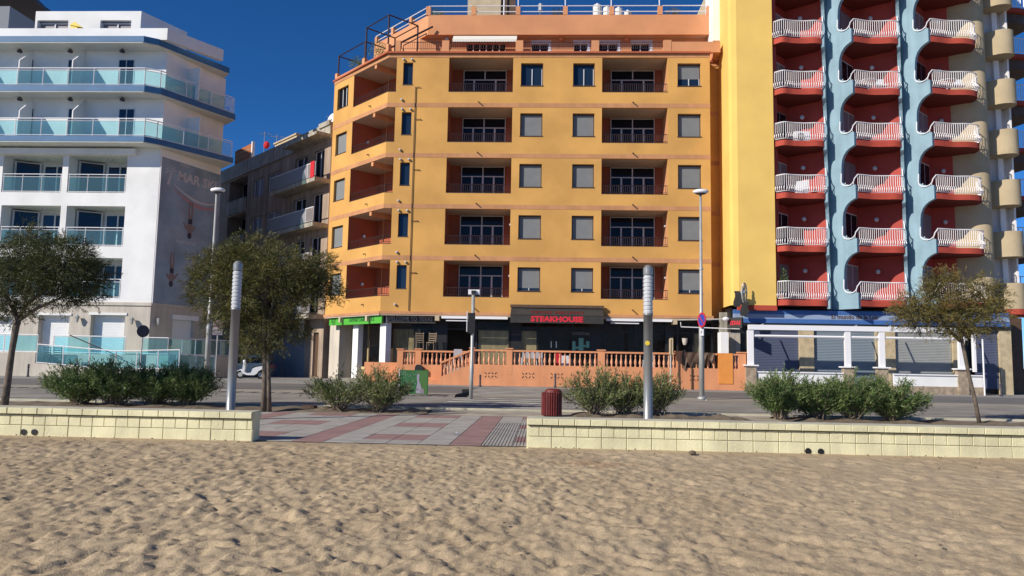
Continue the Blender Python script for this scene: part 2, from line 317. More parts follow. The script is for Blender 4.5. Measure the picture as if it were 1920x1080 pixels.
def sandmat():
    m=bpy.data.materials.new('beach_sand'); m.use_nodes=True; t=m.node_tree; N=t.nodes; L=t.links; b=N['Principled BSDF']; b.inputs['Roughness'].default_value=1; b.inputs['Specular IOR Level'].default_value=.1
    g=N.new('ShaderNodeNewGeometry')
    def nz(s,d): q=N.new('ShaderNodeTexNoise'); q.inputs['Scale'].default_value=s; q.inputs['Detail'].default_value=d; L.new(g.outputs['Position'],q.inputs['Vector']); return q.outputs[0]
    def rm(x,a,b_,p,q_): r=N.new('ShaderNodeMapRange'); r.inputs[1].default_value=p; r.inputs[2].default_value=q_; r.inputs[3].default_value=a; r.inputs[4].default_value=b_; L.new(x,r.inputs[0]); return r.outputs[0]
    mx=N.new('ShaderNodeMix'); mx.data_type='RGBA'; mx.inputs[6].default_value=(.395,.30,.19,1); mx.inputs[7].default_value=(.45,.35,.228,1); L.new(rm(nz(.45,5),0,1,.35,.65),mx.inputs[0])
    # damp reddish patch lying on the sand by the wall
    sp=N.new('ShaderNodeMapping'); sp.inputs['Location'].default_value=(-.72,-11.35,0); sp.vector_type='POINT'; L.new(g.outputs['Position'],sp.inputs['Vector'])
    s2=N.new('ShaderNodeVectorMath'); s2.operation='MULTIPLY'; s2.inputs[1].default_value=(1.15,2.6,0); L.new(sp.outputs[0],s2.inputs[0])
    ln=N.new('ShaderNodeVectorMath'); ln.operation='LENGTH'; L.new(s2.outputs[0],ln.inputs[0])
    ad=N.new('ShaderNodeMath'); ad.operation='ADD'; L.new(ln.outputs['Value'],ad.inputs[0]); L.new(rm(nz(5,5),-.55,.55,.3,.7),ad.inputs[1])
    m3=N.new('ShaderNodeMix'); m3.data_type='RGBA'; L.new(rm(ad.outputs[0],.45,0,.2,.9),m3.inputs[0]); L.new(mx.outputs[2],m3.inputs[6]); m3.inputs[7].default_value=(.30,.165,.085,1)
    v=N.new('ShaderNodeVectorMath'); v.operation='SCALE'; L.new(m3.outputs[2],v.inputs[0])
    mm=N.new('ShaderNodeMath'); mm.operation='MULTIPLY'; L.new(rm(nz(160,2),.72,1.25,.3,.7),mm.inputs[0]); L.new(rm(nz(22,4),.90,1.08,.3,.7),mm.inputs[1]); L.new(mm.outputs[0],v.inputs['Scale'])
    L.new(v.outputs[0],b.inputs['Base Color'])
    bp=N.new('ShaderNodeBump'); bp.inputs['Strength'].default_value=.55; bp.inputs['Distance'].default_value=.012; L.new(nz(55,6),bp.inputs['Height']); L.new(bp.outputs[0],b.inputs['Normal'])
    return m
M['sand']=sandmat()
me=sand(); me.materials.append(M['sand']); obj('beach_sand',me,kind='structure')
mb=MB()
for q in ((-120,-14,-26,13.4),(14,120,-26,13.4),(-14,14,-26,3.6)): mb.quad((q[0],q[2],0),(q[1],q[2],0),(q[1],q[3],0),(q[0],q[3],0))
mb.build('outer_beach_sand','sand',kind='structure')
# promenade pavement of large tiles between the two sea walls
pav=sheet('pavement','joint',-40,40,13.42,20.55,-.012)
tp=.56; tm={}
for k in ('tileg','tiler'):
    b=MB(); g=.002; e=.006
    b.add([(g,g,0),(tp-g,g,0),(tp-g,tp-g,0),(g,tp-g,0),(g+e,g+e,.008),(tp-g-e,g+e,.008),(tp-g-e,tp-g-e,.008),(g+e,tp-g-e,.008)],[(4,5,6,7),(0,1,5,4),(1,2,6,5),(2,3,7,6),(3,0,4,7)])
    tm[k]=b.mesh('tile',k)
rb=MB(); rb.quad((.006,.006,.004),(tp-.006,.006,.004),(tp-.006,tp-.006,.004),(.006,tp-.006,.004))
for i in range(9): rb.box(.02+i*.06,.05+i*.06,.012,tp-.012,.004,.013)
tm['ribg']=rb.mesh('tile','tileg'); tm['ribr']=rb.mesh('tile','tiler')
xb=-1.36-tp/2
for i in range(-11,4):
    for j in range(13):
        x=xb+i*tp; y=13.44+j*tp; c=i%5; red=(c==0) or (c in (2,3) and (j%5) in (1,2))
        rib=(i>=1 and j<9) 
        obj('tile',tm[('ribr' if red else 'ribg') if rib else ('tiler' if red else 'tileg')],pav,loc=(x,y,NR.uniform(-.0025,.0025)-.004))
# planting strip, kerb, road
sheet('verge','soil2',-70,70,20.6,22.6,.0)
for k,(a,b) in enumerate(((-16,-5.0),(-6.6,-3.2),(.8,5.6),(6.4,14.5))):
    m_=MB(); n=26
    for i in range(n):
        t0=a+(b-a)*i/n; t1=a+(b-a)*(i+1)/n; h=lambda t:.05+.03*math.sin(t*5+k)+.02*math.sin(t*13)
        for (y0,y1,z0,z1) in ((20.75,21.1,0,1),(21.1,21.7,1,1),(21.7,22.05,1,0)):
            m_.quad((t0,y0,gz(y0)+h(t0)*z0),(t1,y0,gz(y0)+h(t1)*z0),(t1,y1,gz(y1)+h(t1)*z1),(t0,y1,gz(y1)+h(t0)*z1))
    m_.build('planting_bed','soil',kind='stuff',label='strip of dark bare soil under the shrubs')
kb=MB(); 
kb.hexa([(-70,22.6,gz(22.6)-.05),(70,22.6,gz(22.6)-.05),(70,22.8,gz(22.8)-.05),(-70,22.8,gz(22.8)-.05),(-70,22.6,gz(22.6)+.05),(70,22.6,gz(22.6)+.05),(70,22.8,gz(22.8)+.05),(-70,22.8,gz(22.8)+.05)])
kb.build('kerb','captop',kind='structure')
sheet('road','asphalt',-90,90,22.8,29.2,.0)
sheet('kerbside_strip','strip',-90,90,29.2,31.6,.004)
sheet('parking_lane','asphalt2',-90,90,31.6,37.6,.008)
mb=MB(); mb.prism([(-90,37.6),(90,37.6),(90,80),(-90,80)],.1,.215); mb.build('far_sidewalk','sidewalk',kind='structure')
def paint(x0,x1,y0,y1,parent=None):
    mb=MB(); mb.quad((x0,y0,gz(y0)+.013),(x1,y0,gz(y0)+.013),(x1,y1,gz(y1)+.013),(x0,y1,gz(y1)+.013)); return mb
def pline(name,rects):
    mb=MB()
    for x0,x1,y0,y1 in rects:
        o=len(mb.v); mb.add([(x0,y0,gz(y0)+.013),(x1,y0,gz(y0)+.013),(x1,y1,gz(y1)+.013),(x0,y1,gz(y1)+.013)],[(0,1,2,3)])
    return mb.build(name,'paint',kind='structure')
pline('lane_line',[(-60,-3.6,24.1,24.22),(.6,60,24.1,24.22)])
pline('zebra_crossing',[(-3.3+(y-22)*.012,.3,y,y+.5) for y in (23.5,24.6,25.7,26.8,27.9,30.2,31.3,32.4,33.5,34.6,35.7,36.8)])
dk=MB()
for i in range(60):
    x=-32+i*.62
    if -4.6<x<-9: continue
    if x<-3.9: dk.hexa([(x,29.0,gz(29)),(x+.30,29.0,gz(29)),(x+.42,29.5,gz(29.5)),(x+.12,29.5,gz(29.5)),(x,29.0,gz(29)+.02),(x+.30,29.0,gz(29)+.02),(x+.42,29.5,gz(29.5)+.02),(x+.12,29.5,gz(29.5)+.02)])
dk.build('rumble_strip','asphalt2',kind='structure')
# ================================================================ SEA WALLS (every block a part)
def seawall(x0,x1,lab,end_right,seed):
    rr=random.Random(seed); t=thing('sea_wall',lab,'wall',((x0+x1)/2,13.4,0))
    Y0,Y1=13.28,13.62
    core=MB().box(x0+.004,x1-.004,Y0+.03,Y1-.012,-.3,.365); core.build('wall_core','mortar',t)
    if end_right: MB().box(x1-.03,x1+.001,Y0+.006,Y1,-.1,.384).build('end_block','block',t); MB().box(x1-.03,x1+.012,Y0-.03,Y1+.03,.386,.4965).build('end_cap_block','block',t)
    else: MB().box(x0-.001,x0+.03,Y0+.006,Y1,-.1,.384).build('end_block','block',t)
    shp={}
    def blk(w,h,dep,proud):
        k=(round(w,3),round(h,3),proud)
        if k not in shp:
            g=.004; e=.007; b=MB()
            x_=w-g
            b.add([(g,e,g),(x_,e,g),(x_,e,h-g),(g,e,h-g),(g+e,0,g+e),(x_-e,0,g+e),(x_-e,0,h-g-e),(g+e,0,h-g-e),(g,dep,g),(x_,dep,g),(x_,dep,h-g),(g,dep,h-g)],
              [(4,5,6,7),(0,1,5,4),(1,2,6,5),(2,3,7,6),(3,0,4,7),(0,3,11,8),(1,9,10,2),(3,2,10,11),(0,8,9,1),(8,11,10,9)]); shp[k]=b.mesh('block','block')
        return shp[k]
    def row(z,h,w,proud,y,dep,nm='block',off=0.):
        x=x0; first=True
        while x<x1-.01:
            ww=w if not(first and off) else off; first=False
            if x1-(x+ww)<w*.35: ww=x1-x
            o=obj(nm,blk(ww,h,dep,proud),t,loc=(x,y+rr.uniform(-.0035,.0035),z)); x+=ww
    row(-.12,.31,.43,0,Y0,Y1-Y0); row(.19,.185,.215,0,Y0,Y1-Y0)
    MB().box(x0+.01,x1-.01,Y0+.02,Y1-.02,.36,.385).build('shaded_bed','bedshade',t)  # dark bed paints in the shadow line below the cap
    row(.385,.115,.275,1,Y0-.055,.32,'cap_block')
    cp=MB().box(x0-.005 if not end_right else x0,x1+(.005 if end_right else 0),Y0+.266,Y1+.03,.385,.497); cp.build('cap_back','captop',t)
    top=MB().box(x0+.002,x1-.002,Y0-.04,Y1+.02,.498,.507); top.build('cap_top','captop',t)
    return t
wl=seawall(-15.3,-5.1,'pale yellow block sea wall left of the tiled opening, its low end turned to the opening',True,3)
wr=seawall(-.28,14.8,'pale yellow block sea wall right of the tiled opening, running on out of the picture',False,5)
def drain(px,py,par):
    x=X(px,py,13.27); z=Z(px,py,13.27); b=MB(); b.lathe([(.055,-.006),(.048,-.009),(.047,0.0),(.044,.012),(.0,.013)],(x,13.272,z),14,'y')
    b.build('drain_hole','black',par)
for a in ((44,810),(64,810)): drain(*a,wl)
for a in ((1515,846),(1539,847)): drain(*a,wr)
# ================================================================ ORANGE APARTMENT BUILDING
OB=thing('apartment_building','seven storey ochre apartment block with terracotta balconies above the steakhouse','apartment building',(0,46,.2))
XL,XR=-9.42,9.40; YF=43.
FR=Fac((XL,YF),(XR,YF)); CH=Fac((-13.95,47.55),(XL,YF))
ZT=[7.24+3.022*i for i in range(5)]       # top of each storey's openings
BH=2.09
cols=[(X(838,300,YF)-XL-.02,X(959,300,YF)-XL),(X(1128,300,YF)-XL,X(1252,300,YF)-XL)]
wins=[(X(974,300,YF)-XL,X(1016,300,YF)-XL),(X(1073,300,YF)-XL,X(1114,300,YF)-XL),(X(1271,300,YF)-XL,X(1315,300,YF)-XL)]
sw=(X(750.5,300,YF)-XL,X(769,300,YF)-XL)
WC=.48                                    # the corner opening wraps this far round on to the front
holesF=[];holesC=[]
cA=CH.a(660,250); cW=(CH.a(629.5,265),CH.a(649.5,265))
for zt in ZT:
    holesF+= [(c[0],c[1],zt-BH,zt,.2) for c in cols]+[(a,b,zt-.34-1.37,zt-.34,.24) for a,b in wins]+[(sw[0],sw[1],zt-.30-1.36,zt-.30,.22),(0,WC,zt-BH,zt,.02)]
    holesC+= [(cA,CH.L,zt-BH,zt,.02),(cW[0],cW[1],zt-.42-1.36,zt-.42,.22)]
ZB,ZTOP=4.18,19.52
mb=MB(); FR.wall(mb,0,FR.L,ZB,ZTOP,holesF); CH.wall(mb,0,CH.L,ZB,ZTOP,holesC)
# right return, set-back strip, hidden sides, underside and roof deck
mb.quad((XR,43,ZB),(XR,44.35,ZB),(XR,44.35,ZTOP),(XR,43,ZTOP)); mb.quad((XR,44.35,ZB),(10.95,44.35,ZB),(10.95,44.35,ZTOP),(XR,44.35,ZTOP))
back=[(-13.95,47.55),(XL,43),(XR,43),(XR,44.35),(10.95,44.35),(10.95,58),(-13.95,58)]
mb.quad((-13.95,58,ZB),(-13.95,47.55,ZB),(-13.95,47.55,ZTOP),(-13.95,58,ZTOP)); mb.quad((10.95,44.35,ZB),(10.95,58,ZB),(10.95,58,ZTOP),(10.95,44.35,ZTOP)); mb.quad((10.95,58,.2),(-13.95,58,.2),(-13.95,58,ZTOP),(10.95,58,ZTOP))
mb.add([(p[0],p[1],ZB) for p in back],[tuple(range(7))[::-1]]); mb.add([(p[0],p[1],ZTOP) for p in back],[tuple(range(7))])
mb.build('wall','yellow',OB)
def strip(mbx,fac,a0,a1,z0,z1,pr): fac.box(mbx,a0,a1,z0,z1,-pr,.01)
for i,zt in enumerate(ZT[:-1]):
    b=MB(); strip(b,FR,-.006,FR.L+.006,zt+.004,zt+.26,.012); strip(b,CH,0,CH.L,zt+.004,zt+.26,.0115); b.box(XR+.02,10.95,44.335,44.35,zt+.0,zt+.26); b.build('painted_band','band',OB)
b=MB(); strip(b,FR,-.03,FR.L+.09,4.10,4.26,.08); strip(b,CH,-.05,CH.L-.0,4.102,4.262,.078); b.build('painted_ledge','band',OB)
b=MB(); FR.box(b,.03,FR.L,4.03,4.098,-.045,.6); CH.box(b,0,CH.L-.03,4.032,4.097,-.043,.6); b.build('ledge_soffit_trim','soffit',OB)  # trim under the ledge in plain soffit paint
# roof edge slab
b=MB(); o=.14
b.prism([(-13.98-.1,47.55+.03),(XL-.06-.07,43-.14),(XR+.05,43-o),(XR+.05,44.2),(10.6,44.2),(10.6,44.8),(-9,46),(-13.9,50)],19.56,19.66); b.build('roof_edge','terra',OB)
b=MB(); b.prism([(-13.97,47.54),(XL-.01,42.985),(XR+.01,42.985),(XR+.01,44.3),(10.6,44.3),(10.6,44.9),(-9,46),(-13.9,50)],19.33,19.56); b.build('cornice_band','band',OB)
def french_window(fac,a0,a1,z0,z1,d,par,cols4=True,op=0,ztr=None):
    """white-framed balcony window: two fanlights over four door leaves"""
    f=MB(); g=MB(); w=.05; ztr=ztr or z1-.62
    n=4 if cols4 else 2
    for a in (a0,a1-w): fac.box(f,a,a+w,z0,z1,d-.05,d+.02)
    fac.box(f,a0+w,a1-w,z1-w,z1,d-.048,d+.02); fac.box(f,a0+w,a1-w,ztr-.03,ztr+.03,d-.048,d+.02)
    am=(a0+a1)/2
    if cols4: fac.box(f,am-.03,am+.03,ztr+.03,z1-w,d-.046,d+.02)
    for k in range(1,n):
        a=a0+(a1-a0)*k/n
        if op and k==2: continue
        fac.box(f,a-.05,a+.05,z0,ztr-.03,d-.044,d+.02)
    f.build('window_frame','gframe' if not op else 'gframe',par)
    fac.box(g,a0+.02,a1-.02,z0,ztr,d+.0,d+.012); fac.box(g,a0+.02,a1-.02,ztr+.004,z1,d+.0,d+.012)
    g.build('window_pane','pane',par)
def railing(pts,z0,z1,step=.125,name='railing',m='iron',par=None,low=.09,r=.011,rt=.022):
    b=MB()
    for p,q in zip(pts,pts[1:]):
        p=Vector(p);q=Vector(q); L=(q-p).length; n=max(1,int(L/step))
        b.tube([(p.x,p.y,z1),(q.x,q.y,z1)],rt,4); b.tube([(p.x,p.y,z0+low),(q.x,q.y,z0+low)],rt*.7,4)
        for i in range(n+1):
            t=p+(q-p)*i/n; b.tube([(t.x,t.y,z0+low),(t.x,t.y,z1)],r if i%8 else r*1.6,4,caps=False)
    return b.build(name,m,par)
def ball_lamp(fac,a,z,d,par,r=.11):
    p=fac.W(a,z,d-.09); b=MB(); b.ball(p,r,10,6); b.sm=True; b.build('wall_lamp','lamphead',par)
D=1.95
for fi,zt in enumerate(ZT):
    zb=zt-BH; zf=zb-.62
    for ci,(a0,a1) in enumerate(cols):
        r=MB(); r.k=0
        W=FR.W
        r.quad(W(a0,zf,.2),W(a0,zf,D),W(a0,zt,D),W(a0,zt,.2)); r.k=4; r.quad(W(a1,zf,D),W(a1,zf,.2),W(a1,zt,.2),W(a1,zt,D)); r.k=0  # right wall: sunlight put into a lighter salmon than the terracotta walls
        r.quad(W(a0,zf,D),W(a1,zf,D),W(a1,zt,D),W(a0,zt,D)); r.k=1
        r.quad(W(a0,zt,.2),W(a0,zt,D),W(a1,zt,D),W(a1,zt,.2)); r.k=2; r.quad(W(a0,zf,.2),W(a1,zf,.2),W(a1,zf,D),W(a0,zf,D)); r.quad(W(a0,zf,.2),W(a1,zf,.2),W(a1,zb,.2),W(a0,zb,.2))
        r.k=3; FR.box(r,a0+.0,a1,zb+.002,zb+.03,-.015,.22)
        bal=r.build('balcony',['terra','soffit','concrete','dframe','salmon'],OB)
        french_window(FR,a0+.66,a1-.48,zf+.02,zt-.03,D-.05,bal,op=(fi==4))
        railing([W(a0,0,.1),W(a1,0,.1)],zb+.03,zb+.53,par=bal)
        if fi in (0,1): ball_lamp(FR,a1-.02,zt-.75,.9,bal,.09)
        b=MB(); p=W(a0+1.78,zb-.60,-.0); b.tube([p,p+Vector((.03,-.22,-.07))],.035,6); b.build('drain_spout','dframe',bal)
    # windows on the front
    for wi,(a0,a1) in enumerate(wins):
        z1=zt-.34; z0=z1-1.37; par=MB(); FR.box(par,a0-.03,a1+.03,z0-.035,z0+.012,-.03,.2)
        par.k=1
        for bx in ((a0,a0+.05,z0,z1),(a1-.05,a1,z0,z1),(a0+.05,a1-.05,z1-.07,z1),(a0+.05,a1-.05,z0+.012,z0+.06)): FR.box(par,*bx,.17,.22)
        wn=par.build('window',['dframe','dframe'],OB)
        zs=z0+.06 if not(fi==4) else (z1 if wi<2 else z0+.48)
        if fi==0: zs=z0+.19
        if fi==1 and False: pass
        if zs<z1-.1:
            s=MB(); n=max(4,int((z1-.07-zs)/.055))
            for k in range(n):
                za=zs+(z1-.07-zs)*k/n; zc=zs+(z1-.07-zs)*(k+1)/n
                s.quad(FR.W(a0+.05,za,.21),FR.W(a1-.05,za,.21),FR.W(a1-.05,(za+zc)/2+.01,.2),FR.W(a0+.05,(za+zc)/2+.01,.2)); s.quad(FR.W(a0+.05,(za+zc)/2+.01,.2),FR.W(a1-.05,(za+zc)/2+.01,.2),FR.W(a1-.05,zc,.21),FR.W(a0+.05,zc,.21))
            s.build('roller_shutter','shutter',wn)
        g=MB(); FR.box(g,a0+.03,a1-.03,z0+.02,z1-.02,.225,.235); g.build('window_pane','panew',wn)
        if fi==4 or fi==0:
            s=MB(); am=(a0+a1)/2; ze=z1-.3 if (fi==4 and wi<2) else zs
            FR.box(s,am-.025,am+.025,z0+.06,ze,.17,.2)
            s.build('window_frame','wframe',wn)
            if fi==4: s=MB(); FR.box(s,a1-.09,a1-.055,z0+.06,ze,.17,.2); s.build('window_frame','wframe',wn)
    a0,a1=sw; z1=zt-.30; z0=z1-1.36; par=MB(); FR.box(par,a0-.02,a1+.02,z0-.035,z0+.012,-.02,.2)
    for bx in ((a0,a0+.04,z0,z1),(a1-.04,a1,z0,z1),(a0+.04,a1-.04,z1-.05,z1)): FR.box(par,*bx,.14,.22)
    wn=par.build('window','dframe',OB); g=MB(); FR.box(g,a0+.03,a1-.03,z0,z1-.02,.19,.2); g.build('window_pane','panew',wn)
    for da in (.02,.52): 
        b=MB(); b.ball(FR.W(a0+da,z1+.16,-.07),.075,8,5); b.sm=True; b.build('wall_lamp','lamphead',OB)
    b=MB(); b.ball(FR.W(a0-.02,zb-.50,-.07),.075,8,5); b.sm=True; b.build('wall_lamp','lamphead',OB)
    # corner balcony on the chamfered side
    zf=zb-.5; d=2.1
    A=CH.W(cA,0,.02); A2=CH.W(cA,0,d); Fp=FR.W(WC,0,.02); F2=FR.W(WC,0,1.5); Cn=Vector((XL,YF,0)); B2=CH.W(CH.L+.75,0,d)
    def q(p,z): return (p.x,p.y,z)
    r=MB()
    r.quad(q(A,zf),q(A2,zf),q(A2,zt),q(A,zt)); r.quad(q(A2,zf),q(B2,zf),q(B2,zt),q(A2,zt)); r.k=4; r.quad(q(F2,zf),q(Fp,zf),q(Fp,zt),q(F2,zt)); r.quad(q(B2,zf),q(F2,zf),q(F2,zt),q(B2,zt))  # sunlit strip painted in: last two walls lighter salmon than the rest
    r.k=1; r.add([q(v,zt-.003) for v in (A,A2,B2,F2,Fp,Cn)],[(0,1,2,3,4,5)]); r.k=2; r.add([q(v,zf) for v in (A,A2,B2,F2,Fp,Cn)],[(0,1,2,3,4,5)])
    r.k=3; CH.box(r,cA,CH.L+.03,zb+.002,zb+.03,-.015,.15); FR.box(r,.0,WC,zb+.003,zb+.031,-.014,.15)
    r.k=4; CH.box(r,cA+2.35,cA+2.58,zt-.25,zt-.003,.03,2.0)
    bal=r.build('corner_balcony',['terra','soffit','concrete','dframe','salmon'],OB)
    g0=CH.L-1.45; french_window(CH,g0,g0+1.55,zf+.02,zt-.10,d-.04,bal,cols4=False)
    railing([CH.W(cA,0,.08),CH.W(CH.L,0,.08)],zb+.03,zb+.50,par=bal)
    railing([FR.W(.03,0,.07),FR.W(WC,0,.07)],zb+.03,zb+.50,par=bal)
    b=MB(); p=CH.W(cA+2.1,zb-.42,0); b.tube([p,p+Vector((-.1,-.13,-.05))],.035,6); b.build('drain_spout','dframe',bal)
    if fi in(0,1,3): b=MB(); b.ball(q(A*.5+A2*.5+Vector((.08,0,0)),zt-1.1),.12,10,6); b.sm=True; b.build('wall_lamp','lamphead',bal)
    a0,a1=cW; z1=zt-.42; z0=z1-1.36; par=MB(); CH.box(par,a0-.02,a1+.02,z0-.035,z0+.012,-.02,.2)
    for bx in ((a0,a0+.05,z0,z1),(a1-.05,a1,z0,z1),(a0+.05,a1-.05,z1-.06,z1)): CH.box(par,*bx,.14,.22)
    wn=par.build('window','dframe',OB); g=MB(); CH.box(g,a0+.03,a1-.03,z0,z1-.02,.2,.21); g.build('window_pane','pane',wn)
    if fi<4: s=MB(); CH.box(s,a0+.05,a1-.05,z0+.05,z1-.05,.17,.19); s.build('roller_shutter','shutter',wn)
    else:
        for t in (.33,.66): s=MB(); am=a0+(a1-a0)*t; CH.box(s,am-.03,am+.03,z0,z1-.06,.15,.19); s.build('window_frame','wframe',wn)
# gas pipe on the front
b=MB(); pa=X(772,400,YF)-XL; b.tube([FR.W(pa,4.3,-.05),FR.W(pa,17.5,-.05)],.022,6); b.tube([FR.W(pa,17.5,-.05),FR.W(pa+.3,17.5,-.05)],.018,6)
for zt in ZT[:-1]: b.tube([FR.W(pa,zt-.75,-.05),FR.W(pa+.34,zt-.75,-.05)],.018,5); b.ball(FR.W(pa+.36,zt-.75,-.05),.035,6,4)
b.build('gas_pipe','iron',OB)
# ---- penthouse
YP=45.0; YW=45.6
def U(px,py,Y=YP): return PY(px,py,Y)
fl=U(803,40).x; fr_=U(1338,40).x; zfb=U(900,65).z; zft=U(900,28).z
PD=Fac((fl,YP),(fr_,YP)); PC=Fac((fl-4.4,YP+4.45),(fl,YP))
b=MB(); PD.box(b,0,PD.L,zfb,zft,0,.25); PC.box(b,0,PC.L+.0,zfb+.001,zft-.001,0,.25); b.build('roof_parapet','salmon',OB)
b=MB(); b.prism([(fl,YP+.05),(fr_,YP+.05),(fr_,57),(fl-4.4,57),(fl-4.4,YP+4.5)],zfb+.02,zfb+.2); b.build('penthouse_roof','soffit',OB)
zpar=19.66
wh=[]
def pw(px0,px1): return (X(px0,85,YW)-fl,X(px1,85,YW)-fl)
PWF=Fac((fl,YW),(fr_,YW))
glz=[pw(875,948),pw(997,1028),pw(1076,1101),pw(1122,1158),pw(1184,1218)]
b=MB(); PWF.wall(b,-.6,PWF.L,19.6,zfb+.02,[(g[0],g[1],19.6,zfb-.30,.2) for g in glz]); PWC=Fac((fl-5,YW+4.4),(fl-.6,YW)); PWC.wall(b,0,PWC.L,19.6,zfb+.02,[]); b.build('penthouse_wall','salmon',OB)
for k,g in enumerate(glz):
    n=6 if k==0 else 2; f=MB()
    for i in range(n+1): a=g[0]+(g[1]-g[0])*i/n; PWF.box(f,a-.03,a+.03,19.62,zfb-.33,.12,.2)
    if k: PWF.box(f,g[1],g[1]+.18,19.62,zfb-.1,-.02,.2); PWF.box(f,g[0]-.05,g[1],zfb-.33,zfb-.1,-.02,.2)
    wn=f.build('penthouse_window','wframe' if k else 'wframe',OB); q_=MB(); PWF.box(q_,g[0],g[1],19.62,zfb-.33,.2,.21); q_.build('window_pane','pane',wn)
for px in (897+0,1052,1174):
    if px==897: continue
    b=MB(); b.ball(PY(px,72,YW-.12),.16,10,6); b.sm=True; b.build('wall_lamp','salmon',OB)
b=MB(); b.ball(PY(838,73,YW-.15),.14,10,6); b.sm=True; b.build('wall_lamp','lamphead',OB)
# terrace posts and railing above the cornice
def post(px,py=85,Y=43.12,w=.42,h=None): 
    x=X(px,py,Y); b=MB(); b.box(x-w/2,x+w/2,Y-.12,Y+.12,19.66,(h or Z(900,77,43.1))); b.build('terrace_post','salmon',OB); return x
zr=Z(900,79,43.1)
pxs=[(747,.3),(836,.42),(974,.44),(1116,.44)]
xs_=[post(p,w=w_) for p,w_ in pxs]; xs_.append(X(1247,85,43.12))
for i in range(len(xs_)-1): railing([(xs_[i]+.2,43.1,0),(xs_[i+1]-.2,43.1,0)],19.68,zr,par=OB,low=.22,name='terrace_railing')
x=xs_[-1]; b=MB(); b.box(x-.1,x+.35,43,43.24,19.66,Z(900,77,43.1)+.02); b.build('terrace_post','salmon',OB)
b=MB(); b.box(x+.37,9.75,43.02,43.22,19.665,Z(900,80,43.1)+.02); b.build('terrace_parapet','salmon',OB)
b=MB(); b.box(9.75,10.02,43.0,44.6,19.66,Z(900,80,43.1)+.03); b.build('terrace_parapet','salmon',OB)
b=MB(); CH.box(b,.05,CH.L-.3,19.665,19.80,.0,.2); b.build('terrace_parapet','salmon',OB)
for a,h in ((.15,.42),(3.5,.48),(CH.L-.25,.55)):
    b=MB(); CH.box(b,a-.14,a+.14,19.80,19.66+h,.0,.22); b.build('terrace_post','salmon',OB)
# pergola frames on the chamfer side (dark steel)
def frame(name,a0,a1,h,dep,lab):
    t=thing(name,lab,'pergola',tuple(CH.W((a0+a1)/2,19.7,.5)))
    P=[CH.W(a0,0,.1),CH.W(a1,0,.1),CH.W(a1,0,dep),CH.W(a0,0,dep)]
    for p in P:
        b=MB(); b.tube([(p.x,p.y,19.7),(p.x,p.y,19.7+h)],.05,4); b.build('post','iron',t)
    for i in range(4):
        p,q=P[i],P[(i+1)%4]; b=MB(); b.tube([(p.x,p.y,19.7+h),(q.x,q.y,19.7+h)],.045,4); b.build('beam','iron',t)
frame('steel_pergola_frame',.25,3.5,1.55,2.0,'left of the two bare dark steel frames on the ochre block corner terrace')
frame('steel_pergola_frame',3.6,CH.L-.3,2.4,2.2,'right of the two bare dark steel frames on the corner terrace, with the slanting awning')
# folded slanting awning on the right frame
b=MB(); p0=CH.W(CH.L-.5,21.5,.6); p1=p0+Vector((1.3,.6,-.9)); b.tube([p0+Vector((2.2,1.0,.55)),p0+Vector((-.4,0.2,-1.25))],.06,6); o=b.build('folded_awning','iron',label='dark folded awning pole slanting over the corner terrace of the ochre block',cat='awning')
# white retractable awning
def awn(x0,x1,y0,y1,z0,z1,name,mt,lab,val=.16,par=None):
    b=MB(); b.hexa([(x0,y1,z0),(x1,y1,z0),(x1,y0,z1-.02),(x0,y0,z1-.02),(x0,y1,z0+.02),(x1,y1,z0+.02),(x1,y0,z1),(x0,y0,z1)])
    n=int((x1-x0)/.16)
    for i in range(n):
        xa=x0+(x1-x0)*i/n; xb_=x0+(x1-x0)*(i+1)/n; xm=(xa+xb_)/2
        b.add([(xa,y1,z0),(xb_,y1,z0),(xb_,y1,z0-val*.72),(xm,y1,z0-val),(xa,y1,z0-val*.72)],[(0,1,2,3,4)])
    return b.build(name,mt,par,label=lab if par is None else None,cat='awning' if par is None else None)
awn(X(849,70,44.6),X(969,70,44.6),45.0,44.5,Z(900,74,44.5),Z(900,66,44.9),'scalloped_awning','foam','off white scalloped awning over the penthouse doors of the ochre block',.16)
# roof posts, white rails
zp=Z(900,12,YP)
rp=[803,888,971,1060,1147,1238,1330]
rx=[X(p,30,YP) for p in rp]
for x in rx: b=MB(); b.box(x-.14,x+.14,YP-.02,YP+.27,zft+.002,zp); b.build('roof_post','salmon',OB)
b=MB()
for i in range(len(rx)-1):
    for zz in (.25,.62): b.tube([(rx[i]+.14,YP+.1,zft+zz),(rx[i+1]-.14,YP+.1,zft+zz)],.03,5)
for zz in (.25,.62):
    p=PC.W(0,zft+zz,.1); q=PC.W(PC.L,zft+zz,.1); b.tube([p,q],.03,5)
b.build('roof_railing','wrail',OB)
for a in (.2,2.2,4.3):
    b=MB(); PC.box(b,a-.13,a+.13,zft,zp-.05,-.02,.27); b.build('roof_post','salmon',OB)
for k,x in enumerate(rx[2:6]):
    b=MB(); b.tube([(x,YP+.35,zft),(x,YP+.35,zft+2.4)],.035,5); b.build('white_pole','wrail',OB)
b=MB(); b.box(X(877,10,48),X(939,10,48),48,50.5,zfb,26); b.build('stair_tower','beigew',OB)
b=MB(); b.box(X(940,10,48),X(966,10,48),48.2,48.5,zfb,26); b.build('stair_tower_screen','wood',OB)
b=MB(); b.tube([(X(945,10,47.9),48,zft),(X(945,10,47.9),48,26)],.05,5); b.build('downpipe','wrail',OB)
